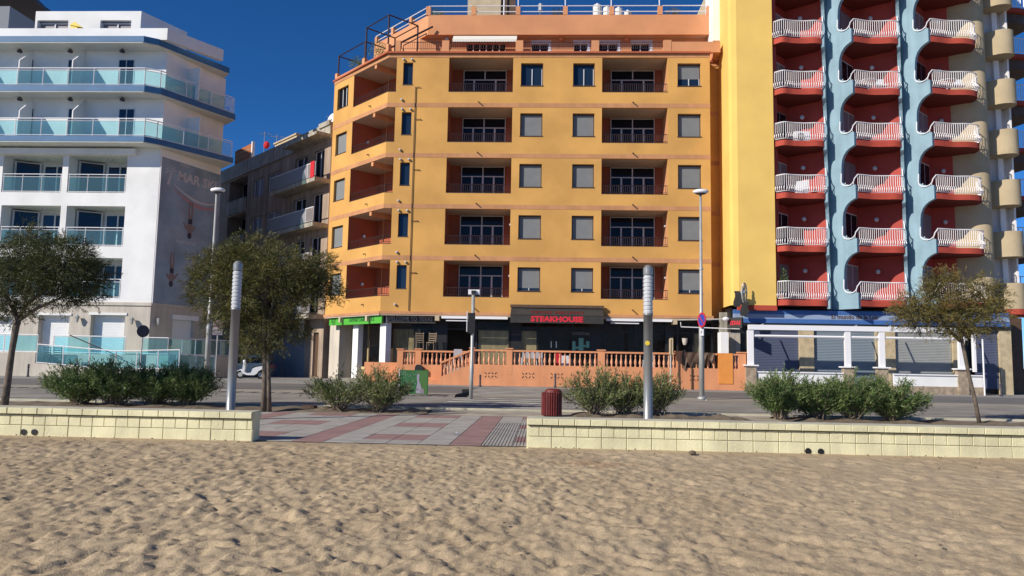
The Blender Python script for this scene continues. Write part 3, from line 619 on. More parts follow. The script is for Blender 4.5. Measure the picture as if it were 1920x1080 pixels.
for k,(px,dz,r,lab) in enumerate(((1120,1.5,.28,'tallest of the white water tanks on the ochre block roof'),(1138,1.1,.26,'second white water tank from the left on the ochre block roof, standing behind the tallest'),(1160,1.0,.24,'third white water tank from the left on the ochre block roof'),(1177,.65,.24,'lowest white water tank, rightmost of the row on the ochre block roof'))):
    x=X(px,25,46.5); z0=zfb+.2; h=Z(px,{1120:10,1138:15,1160:16,1177:22}[px],46.5)
    b=MB(); n=6; pr=[]
    for i in range(n): za=z0+(h-z0)*i/n; pr+=[(r*.94,za),(r,za+.06),(r,za+(h-z0)/n-.04)]
    b.lathe(pr+[(r*.4,h+.03)],(x,46.5,0),12); t=thing('water_tank',lab,'water tank',(x,46.5,z0),'water tanks on the ochre roof'); b.build('tank','tank',t); c=MB(); c.lathe([(r*.35,h+.03),(r*.33,h+.1)],(x,46.5,0),10); c.build('lid','tank',t)
b=MB(); x=X(1013,20,46.4); zt_=Z(1013,8,46.4); b.lathe([(.05,zfb+.2),(.05,zt_-.5),(.13,zt_-.45),(.13,zt_),(.05,zt_+.05)],(x,46.4,0),10); b.build('roof_vent','tank',label='slim white roof vent left of the water tanks',cat='vent')
b=MB(); b.hexa([(X(1302,28,46),46,zft-.1),(X(1332,28,46),46,zft-.1),(X(1332,28,46),47,zft-.1),(X(1302,28,46),47,zft-.1),(X(1320,22,46),46,zft+.1),(X(1332,18,46),46,zft+.45),(X(1332,18,46),47,zft+.45),(X(1320,22,46),47,zft+.1)]); b.build('canvas_cover','foam',label='white canvas cover at the right end of the ochre block roof',cat='cover')
b=MB(); b.box(X(1337,30,43.9),X(1359,30,43.9),43.9,46,Z(1340,76,43.9),26.5); b.build('neighbour_parapet','white',label='bright white chimney-like wall between the ochre block roof and the yellow tower',cat='wall')
# ---- ground floor under the overhang
YG=44.0; zg0,zg1=1.35,4.03
def gx(px,y=630,Y=YG): return X(px,y,Y)
b=MB(); b.box(-10.9,10.3,46.8,47,.2,4.18); CH.box(b,.2,CH.L-.3,.2,4.15,2.5,2.6); b.build('shop_back_wall','wood',OB)
b=MB(); b.box(gx(722),gx(1350),YG+.3,46.8,1.2,1.35); b.build('shop_floor','wood',OB)
b=MB(); b.box(gx(722),gx(1350),YG-.02,YG+.12,3.9,4.10); b.box(gx(722),gx(1350),YG-.01,YG+.1,3.30,3.38)
mull=[722,730,778,814,838,893,955,975,1008,1045,1073,1118,1135,1165,1192,1222,1250,1270,1300,1335,1350]
for px in mull: x=gx(px); b.box(x-.05,x+.05,YG-.03,YG+.10,1.35,3.9)
for a,c in ((815,838),(958,978),(1106,1126),(1247,1262)): b.box(gx(a),gx(c),YG-.06,YG+.2,1.35,3.9)
b.build('shop_frame','black',OB)
for a,c in zip(mull,mull[1:]):
    g=MB(); g.box(gx(a)+.05,gx(c)-.05,YG+.03,YG+.045,1.36,3.9); g.build('shop_window','shopglass',OB)
for k,(a,c,t_,bt) in enumerate(((738,765,640,672),(766,788,640,672),(897,955,633,658),(976,1006,634,660),(1300,1320,635,655))):
    b=MB(); b.box(gx(a,Y=44.15),gx(c,Y=44.15),44.15,44.2,1.36,3.3); b.build('plywood_board','ply',OB)
for a,lit in ((625,1),(662,1),(716,1)):
    pass
# white shop columns under the chamfer
for px,dy,zb_ in ((640,0,.2),(671,0,.2),(722,0,.2)):
    pass
GC=Fac((-13.45,47.9),(XL+.1,43.5))
for k,(p0,p1) in enumerate(((618,636),(661,671),(712,723))):
    a0,a1=GC.a(p0,640),GC.a(p1,640); b=MB(); GC.box(b,a0,a1,.2,4.0,0,.9 if k==0 else .35); b.build('shop_column','cream' if k<1 else 'white',OB)
b=MB(); GC.box(b,GC.a(637,640)+.1,GC.a(661,640),.2,4.0,1.9,2.0); GC.box(b,GC.a(672,640),GC.a(712,640),.9,1.05,.25,.9); GC.box(b,GC.a(672,640),GC.a(680,640),.2,.9,.3,.34); b.build('shop_interior','ply',OB)
g=MB(); GC.box(g,GC.a(672,640),GC.a(712,640),1.05,3.95,.3,.31); GC.box(g,GC.a(640,640),GC.a(660,640),.3,3.95,.7,.71); g.build('shop_window','shopglass',OB)
# projecting orange light boxes under the ledge
for px,fac_ in ((639.5,CH),(689.5,CH)):
    a=CH.a(px,595); b=MB(); CH.box(b,a-.1,a+.1,3.72,4.02,-.12,.3); b.build('bracket_box','beigew',OB)
for px in (820,1265):
    x=X(px,593,42.9); b=MB(); b.box(x-.12,x+.12,42.75,43.3,3.75,4.02); b.build('bracket_box','beigew',OB)
for a,c in ((828,952),(1137,1260)):
    for i,(dz,sh,hh) in enumerate(((0,0,.13),(-.17,.25,.07))):
        L0=gx(a,595,42.8); L1=gx(c,595,42.8)
        z=Z(900,596,42.8)+.0
        if i==0: t=thing('awning_cassette','long white awning cassette under the ledge '+('left' if a<900 else 'right')+' of the black steakhouse canopy','awning',((L0+L1)/2,42.8,z),'white awning cassettes')
        b=MB(); b.box(L0+(sh if i else 0),(L0+L1)/2 if i else L1,42.7+.1*i,42.95,z-hh/2+dz,z+hh/2+dz); b.build('cassette' if i==0 else 'front_bar','wrail',t)
# ================================================================ WHITE HOTEL
HO=thing('hotel','white hotel with blue slab edges, teal glass balconies and a swimmer mural on its side','hotel',(-28,48,.2))
HX=-23.4; HF=Fac((-46,44),(HX,44)); SD=Fac((HX,44),(-21.45,49.3)); SD.L=SD.a(421,200)
def hz(y,Y=44.,px=150): return Z(px,y,Y)
YS=42.75
zA=Z(100,80,YS); zB=Z(100,172,YS); zC=Z(100,266,YS)
slabs=[(zA,.42,(268,79),(298,86),(430,139)),(zB,.42,(268,171),(302,178),(441,226)),(zC,.38,(268,266),(296,272),(437,307))]
edges=[]
for z,h,a,b_,c_ in slabs:
    P0=(-46,YS); P1=PZ(*a,z); P2=PZ(*b_,z); P3=PZ(*c_,z)
    poly=[P0,(P1.x,YS),(P2.x,P2.y),(P3.x,P3.y),(-24,51),(-46,51)]
    edges.append(poly)
    mb=MB(); mb.k=1; mb.prism([(p[0]+(.05 if i in(1,2,3) else 0)*-1,p[1]+.02) for i,p in enumerate(poly)],z,z+.05); mb.k=0
    mb.prism(poly,z+.05,z+h); mb.build('slab',['blueedge','hsoff'],HO)
zsh=hz(318)
# main walls; loggia openings
lo=[]
for (yt,yb) in ((292,361),(386,461),(483,558)):
    zt=hz(yt); zb=hz(yb)
    for p0,p1 in ((4,116),(127,237)): 
        sh=(318-yt)*0+ (0 if yt<300 else (-5 if yt<400 else -10))
        lo.append((HF.a(p0+sh,yb-30),HF.a(p1+sh,yb-30),zb,zt,.12))
    lo.append((HF.a(-130,yb-30),HF.a(-8,yb-30),zb,zt,.12))
zc=hz(571); zcr=4.45
gs=[(HF.a(70,630),HF.a(128,630),1.35,hz(592),.45),(HF.a(168,630),HF.a(232,630),1.35,hz(590),.45),(HF.a(-40,630),HF.a(22,630),1.35,hz(596),.45)]
mb=MB(); HF.wall(mb,0,HF.L,zcr,zC+.0,lo); HF.wall(mb,0,HF.L,zC+.38,zB,[]); HF.wall(mb,0,HF.L,zB+.4,zA,[]); SD.wall(mb,0,SD.L,zcr,zC,[]); SD.wall(mb,0,SD.L,zC+.38,zB,[]); SD.wall(mb,0,SD.L,zB+.4,zA,[])
e_=SD.W(SD.L,0); mb.quad((e_.x,e_.y,0),(-28,58,0),(-28,58,zA),(e_.x,e_.y,zA)); mb.quad((-28,58,0),(-46,58,0),(-46,58,zA),(-28,58,zA))
mb.build('wall','white',HO)
mb=MB(); HF.wall(mb,0,HF.L,.1,zcr,gs); SD.wall(mb,0,SD.L,.1,zcr,[(SD.a(322,630),SD.a(362,630),1.35,SD.z(340,600),.3)]); mb.build('ground_floor_wall','cream',HO)
b=MB(); HF.box(b,0,HF.L+.06,zcr-.02,zcr+.17,-.07,.0-.002); SD.box(b,0,SD.L,zcr-.02,zcr+.17,-.06,-.002); b.build('string_course','cream',HO)
b=MB(); HF.box(b,0,HF.a(258,285),hz(291),hz(281),-.35,-.004); b.build('shade_box','white',HO)
for g in gs:
    b=MB(); n=26; 
    for i in range(n): 
        za=g[2]+(g[3]-g[2])*i/n; zc2=g[2]+(g[3]-g[2])*(i+1)/n; b.quad(HF.W(g[0],za,.40),HF.W(g[1],za,.40),HF.W(g[1],zc2-.01,.385),HF.W(g[0],zc2-.01,.385)); b.quad(HF.W(g[0],zc2-.01,.385),HF.W(g[1],zc2-.01,.385),HF.W(g[1],zc2,.40),HF.W(g[0],zc2,.40))
    b.build('roller_shutter','wshut',HO)
    b=MB(); HF.box(b,g[0]-.12,g[1]+.12,g[3]+.004,g[3]+.14,-.05,0); b.build('lintel','white',HO)
b=MB(); a0,a1=SD.a(322,630),SD.a(362,630); SD.box(b,a0,a1,1.35,SD.z(340,600),.2,.25); SD.box(b,a0-.1,a1+.3,SD.z(340,600),SD.z(340,600)+.3,-.08,0); b.build('roller_shutter','wshut',HO)
# loggias
for k,h in enumerate(lo):
    a0,a1,zb,zt,_=h; d=1.7; W=HF.W; r=MB()
    r.quad(W(a0,zb,.12),W(a0,zb,d),W(a0,zt,d),W(a0,zt,.12)); r.quad(W(a1,zb,d),W(a1,zb,.12),W(a1,zt,.12),W(a1,zt,d)); r.quad(W(a0,zb,d),W(a1,zb,d),W(a1,zt,d),W(a0,zt,d))
    r.k=1; r.quad(W(a0,zt,.12),W(a0,zt,d),W(a1,zt,d),W(a1,zt,.12)); r.quad(W(a0,zb,.12),W(a1,zb,.12),W(a1,zb,d),W(a0,zb,d))
    lg=r.build('loggia',['white','hsoff'],HO)
    # angled glazing left, sliding door right
    f=MB(); g=MB(); p=[(a0+.15,.9),(a0+1.3,d-.12),(a0+1.55,d-.1),(a1-.55,d-.1),(a1-.12,.95)]
    def gp(i,j,z0,z1):
        A=p[i];B=p[j]; g.quad(W(A[0],z0,A[1]),W(B[0],z0,B[1]),W(B[0],z1,B[1]),W(A[0],z1,A[1]))
        for t in ((0,1) if i!=2 else (0,.5,1)):
            a=A[0]+(B[0]-A[0])*t; dd=A[1]+(B[1]-A[1])*t; f.hexa([W(a-.04,z0,dd-.06),W(a+.04,z0,dd-.06),W(a+.04,z0,dd+.02),W(a-.04,z0,dd+.02),W(a-.04,z1,dd-.06),W(a+.04,z1,dd-.06),W(a+.04,z1,dd+.02),W(a-.04,z1,dd+.02)])
        f.hexa([W(A[0],z1-.05,A[1]-.05),W(B[0],z1-.05,B[1]-.05),W(B[0],z1-.05,B[1]+.02),W(A[0],z1-.05,A[1]+.02),W(A[0],z1,A[1]-.05),W(B[0],z1,B[1]-.05),W(B[0],z1,B[1]+.02),W(A[0],z1,A[1]+.02)])
    gp(0,1,zb+.05,zt-.12); gp(2,3,zb+.05,zt-.25); gp(3,4,zb+.05,zt-.15)
    f.build('window_frame','wframe',lg); g.build('window_pane','panew',lg)
    # balustrade of glass
    rt=zb+1.13; f=MB(); n=4 if k%3!=2 else 5
    f.tube([W(a0,rt,.05),W(a1,rt,.05)],.028,5); f.tube([W(a0,rt-.16,.05),W(a1,rt-.16,.05)],.02,4); f.tube([W(a0,zb+.06,.05),W(a1,zb+.06,.05)],.025,4)
    for i in range(n): a=a0+.08+(a1-a0-.16)*i/(n-1); f.tube([W(a,zb,.05),W(a,rt,.05)],.025,5)
    f.build('railing_frame','wrail',lg)
    for i in range(n-1):
        x0=a0+.11+(a1-a0-.16)*i/(n-1); x1=a0+.05+(a1-a0-.16)*(i+1)/(n-1); g=MB(); HF.box(g,x0,x1,zb+.1,rt-.18,.045,.055); g.build('glass_panel','rglass',lg)
    b=MB(); b.lathe([(.13,-.09),(.15,-.05),(.15,0)],W((a0+a1)/2+.3,zt-.002,.8),10); b.build('ceiling_lamp','lamphead',lg)
# upper balconies
for k,(zlo,ztop,poly) in enumerate(((zB+.42,zA,edges[1]),(zC+.38,zB,edges[2]))):
    bal=MB(); 
    for px in (33,127,222): 
        a=HF.a(px,140+95*k)-.0; a2=a+.95; bal.k=0; HF.box(bal,a-.05,a2+.05,zlo,zlo+2.1,-.02,-.003)
    bo=bal.build('balcony_door_frame','wframe',HO)
    for px in (33,127,222):
        a=HF.a(px,140+95*k); g=MB(); HF.box(g,a+.02,a+.44,zlo+.02,zlo+2.04,-.03,-.022); HF.box(g,a+.50,a+.93,zlo+.02,zlo+2.04,-.03,-.022); g.build('window_pane','panew',bo)
    for px in (57,155): 
        a=HF.a(px,140+95*k); b=MB(); b.hexa([HF.W(a,zlo,-1.1),HF.W(a+.07,zlo,-1.1),HF.W(a+.07,zlo,0),HF.W(a,zlo,0),HF.W(a,zlo+1.6,-1.1),HF.W(a+.07,zlo+1.6,-1.1),HF.W(a+.07,ztop,0),HF.W(a,ztop,0)]); b.build('partition','white',HO)
    a=HF.a(-35,140+95*k); b=MB(); b.hexa([HF.W(a,zlo,-1.1),HF.W(a+.07,zlo,-1.1),HF.W(a+.07,zlo,0),HF.W(a,zlo,0),HF.W(a,zlo+1.6,-1.1),HF.W(a+.07,zlo+1.6,-1.1),HF.W(a+.07,ztop,0),HF.W(a,ztop,0)]); b.build('partition','white',HO)
    sa=SD.a(352,150+95*k); b=MB(); SD.box(b,sa,sa+.08,zlo,zlo+2.1,-.95,0); b.build('partition','white',HO)
    for px in (44,138,235):
        p=HF.W(HF.a(px,104+92*k),ztop-.22,-.35); b=MB(); b.lathe([(.02,-.05),(.15,0),(.15,.1),(.05,.2)],p,10); b.build('wall_lamp','signback',HO)
    # glass railing along the slab edge
    pts=[Vector((-46,YS+.08,0)),Vector((poly[1][0]-.05,YS+.08,0)),Vector((poly[2][0]-.1,poly[2][1]+.03,0)),Vector((poly[3][0]-.12,poly[3][1]-.05,0))]
    rt=zlo+1.08; fr=MB(); rails=[]
    for i,(p,q) in enumerate(zip(pts,pts[1:])):
        L=(q-p).length; n=max(1,round(L/1.55)); fr.tube([(p.x,p.y,rt),(q.x,q.y,rt)],.035,5); fr.tube([(p.x,p.y,rt-.14),(q.x,q.y,rt-.14)],.018,4); fr.tube([(p.x,p.y,zlo+.07),(q.x,q.y,zlo+.07)],.03,4)
        for j in range(n+1): t=p+(q-p)*j/n; fr.tube([(t.x,t.y,zlo),(t.x,t.y,rt)],.028,5); 
        for j in range(n): rails.append((p+(q-p)*(j+.03)/n,p+(q-p)*(j+.97)/n))
    rf=fr.build('balcony_railing','wrail',HO)
    for p,q in rails:
        if q.x<-36: continue
        g=MB(); d=(q-p).normalized(); n_=Vector((d.y,-d.x,0))*.006
        g.hexa([(p.x+n_.x,p.y+n_.y,zlo+.1),(q.x+n_.x,q.y+n_.y,zlo+.1),(q.x-n_.x,q.y-n_.y,zlo+.1),(p.x-n_.x,p.y-n_.y,zlo+.1),(p.x+n_.x,p.y+n_.y,rt-.16),(q.x+n_.x,q.y+n_.y,rt-.16),(q.x-n_.x,q.y-n_.y,rt-.16),(p.x-n_.x,p.y-n_.y,rt-.16)]); g.build('glass_panel','rglass',rf)
# roof parapet and penthouse
zr0=zA+.42; zp1=Z(100,53,43.3)
x1=PY(314,60,43.3).x
b=MB(); 
far=PZ(419,100,zr0+.5)
poly=[(-46,43.3),(x1,43.3),(far.x,far.y),(far.x-.3,far.y+.1),(x1-.15,43.6),(-46,43.6)]
b.prism(poly,zr0,zp1); b.build('roof_parapet','white',HO)
Yp=45.2; a0=X(66,40,Yp); a1=X(264,40,Yp); zt=Z(150,21,Yp)
PH=Fac((a0,Yp),(a1,Yp)); hs=[(.15,X(128,45,Yp)-a0,zr0,Z(100,38,Yp),.5),(X(188,45,Yp)-a0,X(246,45,Yp)-a0,zr0,Z(200,38,Yp),.3)]
b=MB(); PH.wall(b,0,PH.L,zr0,zt,hs); e=PZ(351,66,zt-.2); b.quad((a1,Yp,zr0),(e.x,e.y,zr0),(e.x,e.y,zt),(a1,Yp,zt)); b.quad((a0,52,zr0),(a0,Yp,zr0),(a0,Yp,zt),(a0,52,zt)); b.add([(a0,Yp,zt),(a1,Yp,zt),(e.x,e.y,zt),(a0,52,zt)],[(0,1,2,3)])
b.build('penthouse_wall','white',HO)
for h in hs:
    f=MB(); n=2
    for i in range(n): 
        u0=h[0]+(h[1]-h[0])*i/n; u1=h[0]+(h[1]-h[0])*(i+1)/n; PH.box(f,u0,u0+.07,zr0,h[3]-.1,.2,.27); PH.box(f,u0+.07,u1,h[3]-.17,h[3]-.1,.2,.27)
    wn=f.build('penthouse_window','wframe',HO); g=MB(); PH.box(g,h[0],h[1],zr0,h[3],.28,.29); g.build('window_pane','door',wn)
b=MB(); xx=X(133,50,44); b.hexa([(xx,44,zr0),(xx+.7,44,zr0),(xx+.7,44.6,zr0),(xx,44.6,zr0),(xx,44,zr0+1.7),(xx+.7,44,zr0+1.5),(xx+.7,44.6,zr0+1.5),(xx,44.6,zr0+1.7)])
zk=Z(140,41,44); b=MB(); b.box(X(132,50,44),X(145,50,44),44,44.5,zr0,Z(140,47,44)); b.xprism([(X(131,50,44),43.95,Z(140,47,44)),(X(155,50,44),43.95,Z(140,52,44)),(X(140,50,44),43.95,zk)],[(X(131,50,44),44.6,Z(140,47,44)),(X(155,50,44),44.6,Z(140,52,44)),(X(140,50,44),44.6,zk)]); b.build('wooden_shelter','gold',label='small yellow gabled wooden shelter on the white hotel roof terrace',cat='shelter')
# neighbouring grey block behind, upper left
b=MB(); N1=[(X(-200,20,56),56),(X(20,20,52),52),(X(66,20,56),56),(X(-60,20,70),70)]
b.prism([(-60,50),(X(18,20,50),50),(X(20,20,50),52.5),(X(66,20,55),55),(-40,62)],10,26); b.build('rear_wall','hblue',HO)
b=MB(); p=PY(44,-6,51.5); b.prism([(-60,50.5),(X(10,0,50.5),50.5),(X(82,22,56),56.2),(-40,64)],Z(80,20,56.2),Z(80,20,56.2)+.3); b.build('rear_roof_edge','signback',HO)
# mural on the side wall
mu0=.12; mu1=SD.a(411,400); mz0=SD.z(300,575)+.1; mz1=SD.z(340,305)
b=MB(); SD.box(b,mu0,mu1,mz0,mz1,-.03,-.002); mu=b.build('mural_panel','mural',HO)
b=MB(); b.tube([SD.W(.02,mz0,-.08),SD.W(.02,mz1,-.08)],.035,6); b.build('downpipe','wrail',HO)
L=mu1-mu0
text('mural_lettering','MAR SKI',.84,'mtext',SD.W(mu0+L*.58,mz1-1.15,-.032),SD.u,SD.n,mu,ext=.003,sx=1.05,bold=.02,skew=.1)
text('mural_lettering','hotel',.36,'mtext',SD.W(mu0+L*.36,mz1-.2,-.032),SD.u,SD.n,mu,ext=.003)
text('mural_lettering','hotelmarski',.34,'mtext',SD.W(mu0+L*.45,mz0+(mz1-mz0)*.44,-.032),SD.u,SD.n,mu,ext=.003,skew=.2)
def mshape(pts,mt,name,dd=-.036):
    b=MB(); b.add([SD.W(mu0+u*L,z,dd) for u,z in pts],[tuple(range(len(pts)))]); return b.build(name,mt,mu)
for off,th_ in ((0,.12),(.28,.16)):
    top=[];bot=[]
    for i in range(13):
        t=i/12; z=mz1-1.45-off-.55*math.sin(t*2.6)*1-.25*t; top.append((.2+.75*t,z)); bot.append((.2+.75*t,z-th_*(.4+math.sin(t*3.1))))
    mshape(top+bot[::-1],'mpink' if off else 'mtext','mural_wave')
for i,ang in enumerate((-70,-35,0,35,75,110)):   # palm sign
    a=R_(ang+90); c=(.15,mz1-.75); mshape([(c[0],c[1]),(c[0]+.07*math.cos(a)-.01,c[1]+.32*math.sin(a)+.04),(c[0]+.11*math.cos(a),c[1]+.48*math.sin(a)-.06)],'mtext','palm_mark')
mshape([(.145,mz1-.75),(.165,mz1-.75),(.13,mz1-1.6),(.09,mz1-1.6)],'mtext','palm_mark')
def swimmer(u,z,s,fl):
    o=[(0,-.75),(.16,-.62),(.17,-.35),(.30,-.30),(.45,-.05),(.36,.0),(.22,-.12),(.16,.0),(.15,.35),(.22,.8),(.12,1.3),(.05,1.2),(.06,.7),(0,.45),(-.06,.75),(-.02,1.25),(-.12,1.3),(-.2,.8),(-.16,.3),(-.17,0),(-.3,-.1),(-.5,.12),(-.55,.02),(-.33,-.28),(-.17,-.36),(-.15,-.62)]
    mshape([(u+x*fl*s/L*.9,z+y*s) for x,y in o],'skin','swimmer_figure')
    mshape([(u+x*fl*s/L*.9,z+y*s) for x,y in ((0,-.8),(.15,-.7),(.14,-.5),(0,-.42),(-.14,-.5),(-.15,-.7))],'mdark','swimmer_hair',-.04)
    mshape([(u+x*fl*s/L*.9,z+y*s) for x,y in ((.16,.05),(.16,.34),(-.16,.30),(-.17,.03))],'mdark','swimmer_trunks',-.04)
swimmer(.50,mz0+(mz1-mz0)*.58,1.15,1); swimmer(.25,mz0+(mz1-mz0)*.22,1.05,-1); swimmer(.60,mz0+(mz1-mz0)*.12,1.15,1)
# wall lanterns
for px,py,fc in ((149,598,HF),(251,602,HF),(292,603,SD),(379,610,SD)):
    p=fc.W(fc.a(px,py),fc.z(px,py),-.22); b=MB(); b.lathe([(.03,-.22),(.07,-.18),(.13,.1),(.15,.12),(.02,.24)],p,6); b.bar(p,fc.W(fc.a(px,py),fc.z(px,py)+.1,0),.02); b.build('wall_lantern','galv',HO)
# raised terrace and ramp of the hotel
zt=Z(30,661,41.6); 
b=MB(); xr=X(67,660,41.6); b.box(-46,xr,41.6,44,.15,zt); b.box(xr,SD.W(SD.L,0).x-1.2,42.9,44.0,.15,zt-.001); b.prism([(-23.3,42.9),(-21.6,42.9),(-19.9,48),(-21.4,49)],.15,zt-.002); hp=b.build('hotel_terrace','cream',label='raised cream terrace with a ramp in front of the white hotel',cat='terrace')
b=MB(); xa=xr; xb_=X(240,690,41.8); b.hexa([(xa,41.6,.15),(xb_,41.6,.15),(xb_,42.88,.15),(xa,42.88,.15),(xa,41.6,.95),(xb_,41.6,.55),(xb_,42.88,.55),(xa,42.88,.95)]); b.build('ramp','cream',hp)
b=MB(); b.box(-21.55,-19.75,47.7,48.1,.2,1.75); b.build('end_pillar','brown',hp)
def glassrail(pts,z0s,h,name,step,mtg='rglassc',fw=.028):
    fr=MB(); pan=[]
    for i,(p,q) in enumerate(zip(pts,pts[1:])):
        p=Vector((*p,z0s[i])); q=Vector((*q,z0s[i+1])); n=max(1,round((q-p).length/step)); up=Vector((0,0,h))
        fr.tube([p+up,q+up],.032,5); fr.tube([p+Vector((0,0,.06)),q+Vector((0,0,.06))],fw,4)
        for j in range(n+1): t=p+(q-p)*j/n; fr.tube([t,t+up],fw,5)
        pan+=[(p+(q-p)*(j+.03)/n,p+(q-p)*(j+.97)/n) for j in range(n)]
    ro=fr.build(name,'wrail',hp)
    for p,q in pan:
        if q.x<-37: continue
        d=(q-p).normalized(); nn=Vector((d.y,-d.x,0))*.006; a=Vector((0,0,.1)); c=Vector((0,0,h-.06)); g=MB()
        g.hexa([p+nn+a,q+nn+a,q-nn+a,p-nn+a,p+nn+c,q+nn+c,q-nn+c,p-nn+c]); g.build('glass_panel',mtg,ro)
glassrail([(-46,41.7),(xr,41.7)],[zt,zt],1.02,'terrace_railing',1.9)
glassrail([(xr+.1,42.95),(-24.2,42.95)],[zt,zt],1.02,'terrace_railing',2.0)
glassrail([(xr+.05,41.65),(xr+4.6,41.65),(X(335,690,41.65),41.65)],[.93,.62,.75],1.08,'ramp_railing',1.35)
glassrail([(-23.2,42.95),(-21.75,43.1),(-20.0,48)],[zt,zt,zt],1.0,'terrace_railing',1.15,'rglass')
glassrail([(-21.9,42.2),(-19.9,45.2)],[.62,.45],1.05,'ramp_railing',1.1,'rglass')
b=MB(); p=Vector((X(310,640,42.9)-6,42.8,zt)); b.tube([(X(131,629,42.4),42.4,zt+1.05),(X(131,629,42.4)+3.2,42.4,zt-.2)],.03,5); b.build('handrail','iron',hp)
# ================================================================ BROWN APARTMENT BLOCK DOWN THE SIDE STREET
BB=thing('apartment_block','shaded brown four storey block down the side street with white panelled balconies','apartment building',(-20,54,.2))
BR=Fac((-14.35-.70*24,48.75+.714*24),(-14.35,48.75)); BL=BR.L
zpa=BR.z(600,239); 
def ba(px,py=350): return BR.a(px,py)
mb=MB(); ZR=zpa
rec=(ba(534),BL+.0)        # recessed right bay behind the balconies
fl_=[zpa-1.15-3.0*i for i in range(5)]   # ceilings
wh=[]
for i in range(4):
    c=fl_[i]
    for p0,p1 in ((476,494),(503,525)): wh.append((ba(p0,330+70*i*0),ba(p1),c-2.15,c-.75,.25))
    wh.append((ba(430),ba(464),c-2.75,c-.1,1.3)); wh.append((ba(552),ba(575),c-2.55,c-.45,.3)); wh.append((ba(586),ba(606),c-2.55,c-.45,.3))
wh=[h for h in wh if h[1]>h[0]]
ZG0=fl_[3]-3.0
dr=(BL-1.35,BL-.62,.3,3.2,.3)
BR.wall(mb,0,BL,.1,ZR,wh+[dr])
mb.quad(BR.W(BL,.1),BR.W(BL,.1,10),BR.W(BL,ZR,10),BR.W(BL,ZR)); mb.add([BR.W(0,ZR),BR.W(BL,ZR),BR.W(BL,ZR,10),BR.W(0,ZR,10)],[(0,1,2,3)]); mb.build('wall','brown',BB)
b=MB(); BR.box(b,dr[0],dr[1],.3,3.2,.15,.2); b.build('street_door','wood',BB)
b=MB(); BR.box(b,BL-5.6,BL-2.5,.2,3.5,-.02,.3); BR.box(b,BL-8,BL-5.9,.2,2.1,-.02,.0); o=b.build('ground_floor_panel','hblue',BB)
b=MB(); BR.box(b,BL-2.4,BL-1.75,2.9,4.6,-.6,-.5); o_s=b.build('shop_sign','wtext',label='pale hanging shop sign with black lettering at the foot of the brown block',cat='sign')
text('lettering','CAN',.5,'black',BR.W(BL-2.08,3.5,-.61),BR.u,BR.n,o_s,ext=.004)
b=MB(); BR.box(b,0,BL,ZR-1.1,ZR+.0,-.12,-.003); BR.box(b,BL-1.5,BL+.0,ZR-.2,ZR+.12,-.22,-.13); b.build('parapet_band','concrete',BB)
for h in wh[:]:
    f=MB(); w=.05; dpt=h[4]-.08
    f.k=0
    for a in (h[0],h[1]-w): BR.box(f,a,a+w,h[2],h[3],dpt-.05,dpt)
    BR.box(f,h[0]+w,h[1]-w,h[3]-w,h[3],dpt-.05,dpt); BR.box(f,(h[0]+h[1])/2-.03,(h[0]+h[1])/2+.03,h[2],h[3]-w,dpt-.05,dpt)
    wn=f.build('window','wframe',BB); g=MB(); BR.box(g,h[0],h[1],h[2],h[3],dpt,dpt+.01); g.build('window_pane','pane' if h[4]!=.25 else 'door',wn)
for i in range(4):
    c=fl_[i]; zf=c-2.75; a0=ba(534)
    b=MB(); BR.box(b,a0,BL-.02,zf-.28,zf,-1.1,0); bo=b.build('balcony','concrete',BB)
    if i==0: 
        b=MB(); BR.box(b,a0+1.6,BL-.02,c+.12,c+.32,-1.1,-.13); b.build('balcony_canopy','concrete',BB)
    b=MB(); BR.box(b,a0,BL-1.1,zf+.05,zf+.95,-1.07,-1.04); b.build('parapet_panel','hblue',bo)
    railing([BR.W(BL-1.1,0,-1.06),BR.W(BL-.05,0,-1.06)],zf,zf+1.0,.14,par=bo,m='wrail',r=.018)
    b=MB(); BR.box(b,a0,BL-.05,zf+.96,zf+1.02,-1.08,-1.02); b.build('handrail','wframe',bo)
    b=MB(); BR.box(b,a0,a0+.06,zf,zf+1.0,-1.05,0); b.build('balcony_end','wframe',bo)
    b=MB(); BR.box(b,ba(430)-.2,ba(463),zf-.2,zf+.9,-.1,0); b.build('parapet_panel','concrete',BB)
b=MB(); zf=fl_[0]-2.75; BR.box(b,BL-.62,BL-.1,zf-.02,zf+1.06,-1.13,-1.10); b.build('towel','towel',label='red towel hung over the top balcony railing of the brown block',cat='towel')
# things on its roof
BRb=Fac((BR.W(0,0,1.5).x,BR.W(0,0,1.5).y),(BR.W(BL,0,1.5).x,BR.W(BL,0,1.5).y))
a0,a1=BRb.a(441,280),BRb.a(472,275); b=MB(); z0=ZR-.1; z1=BRb.z(468,270)
BRb.box(b,a0,a1,z0,z1-.02,.03,.15); lw=b.build('roof_wall','mortar',label='orange brick lattice wall on the roof of the brown block',cat='wall')
nb=9; nz=6; sh=None
bm=MB(); wq=(a1-a0)/nb; hq=(z1-z0)/nz; BRb_=BRb
for i in range(nb):
    for j in range(nz):
        b=MB(); BRb.box(b,a0+i*wq+.02,a0+(i+1)*wq-.02,z0+j*hq+.03,z0+(j+1)*hq-.03,0,.05); b.build('brick','brick',lw)
b=MB(); BRb.box(b,a1-.0,a1+.18,z0,z1+.1,-.03,.2); b.build('end_post','white',lw)
a0,a1=BRb.a(473,270),BRb.a(512,262); z1=BRb.z(490,254); b=MB(); BRb.box(b,a0,a1,ZR,z1,2,4.5); BRb.box(b,a0-.1,a1+.1,z1,z1+.12,1.9,4.6); b.build('roof_hut','beigew',label='small pale rendered hut on the roof of the brown block',cat='hut')
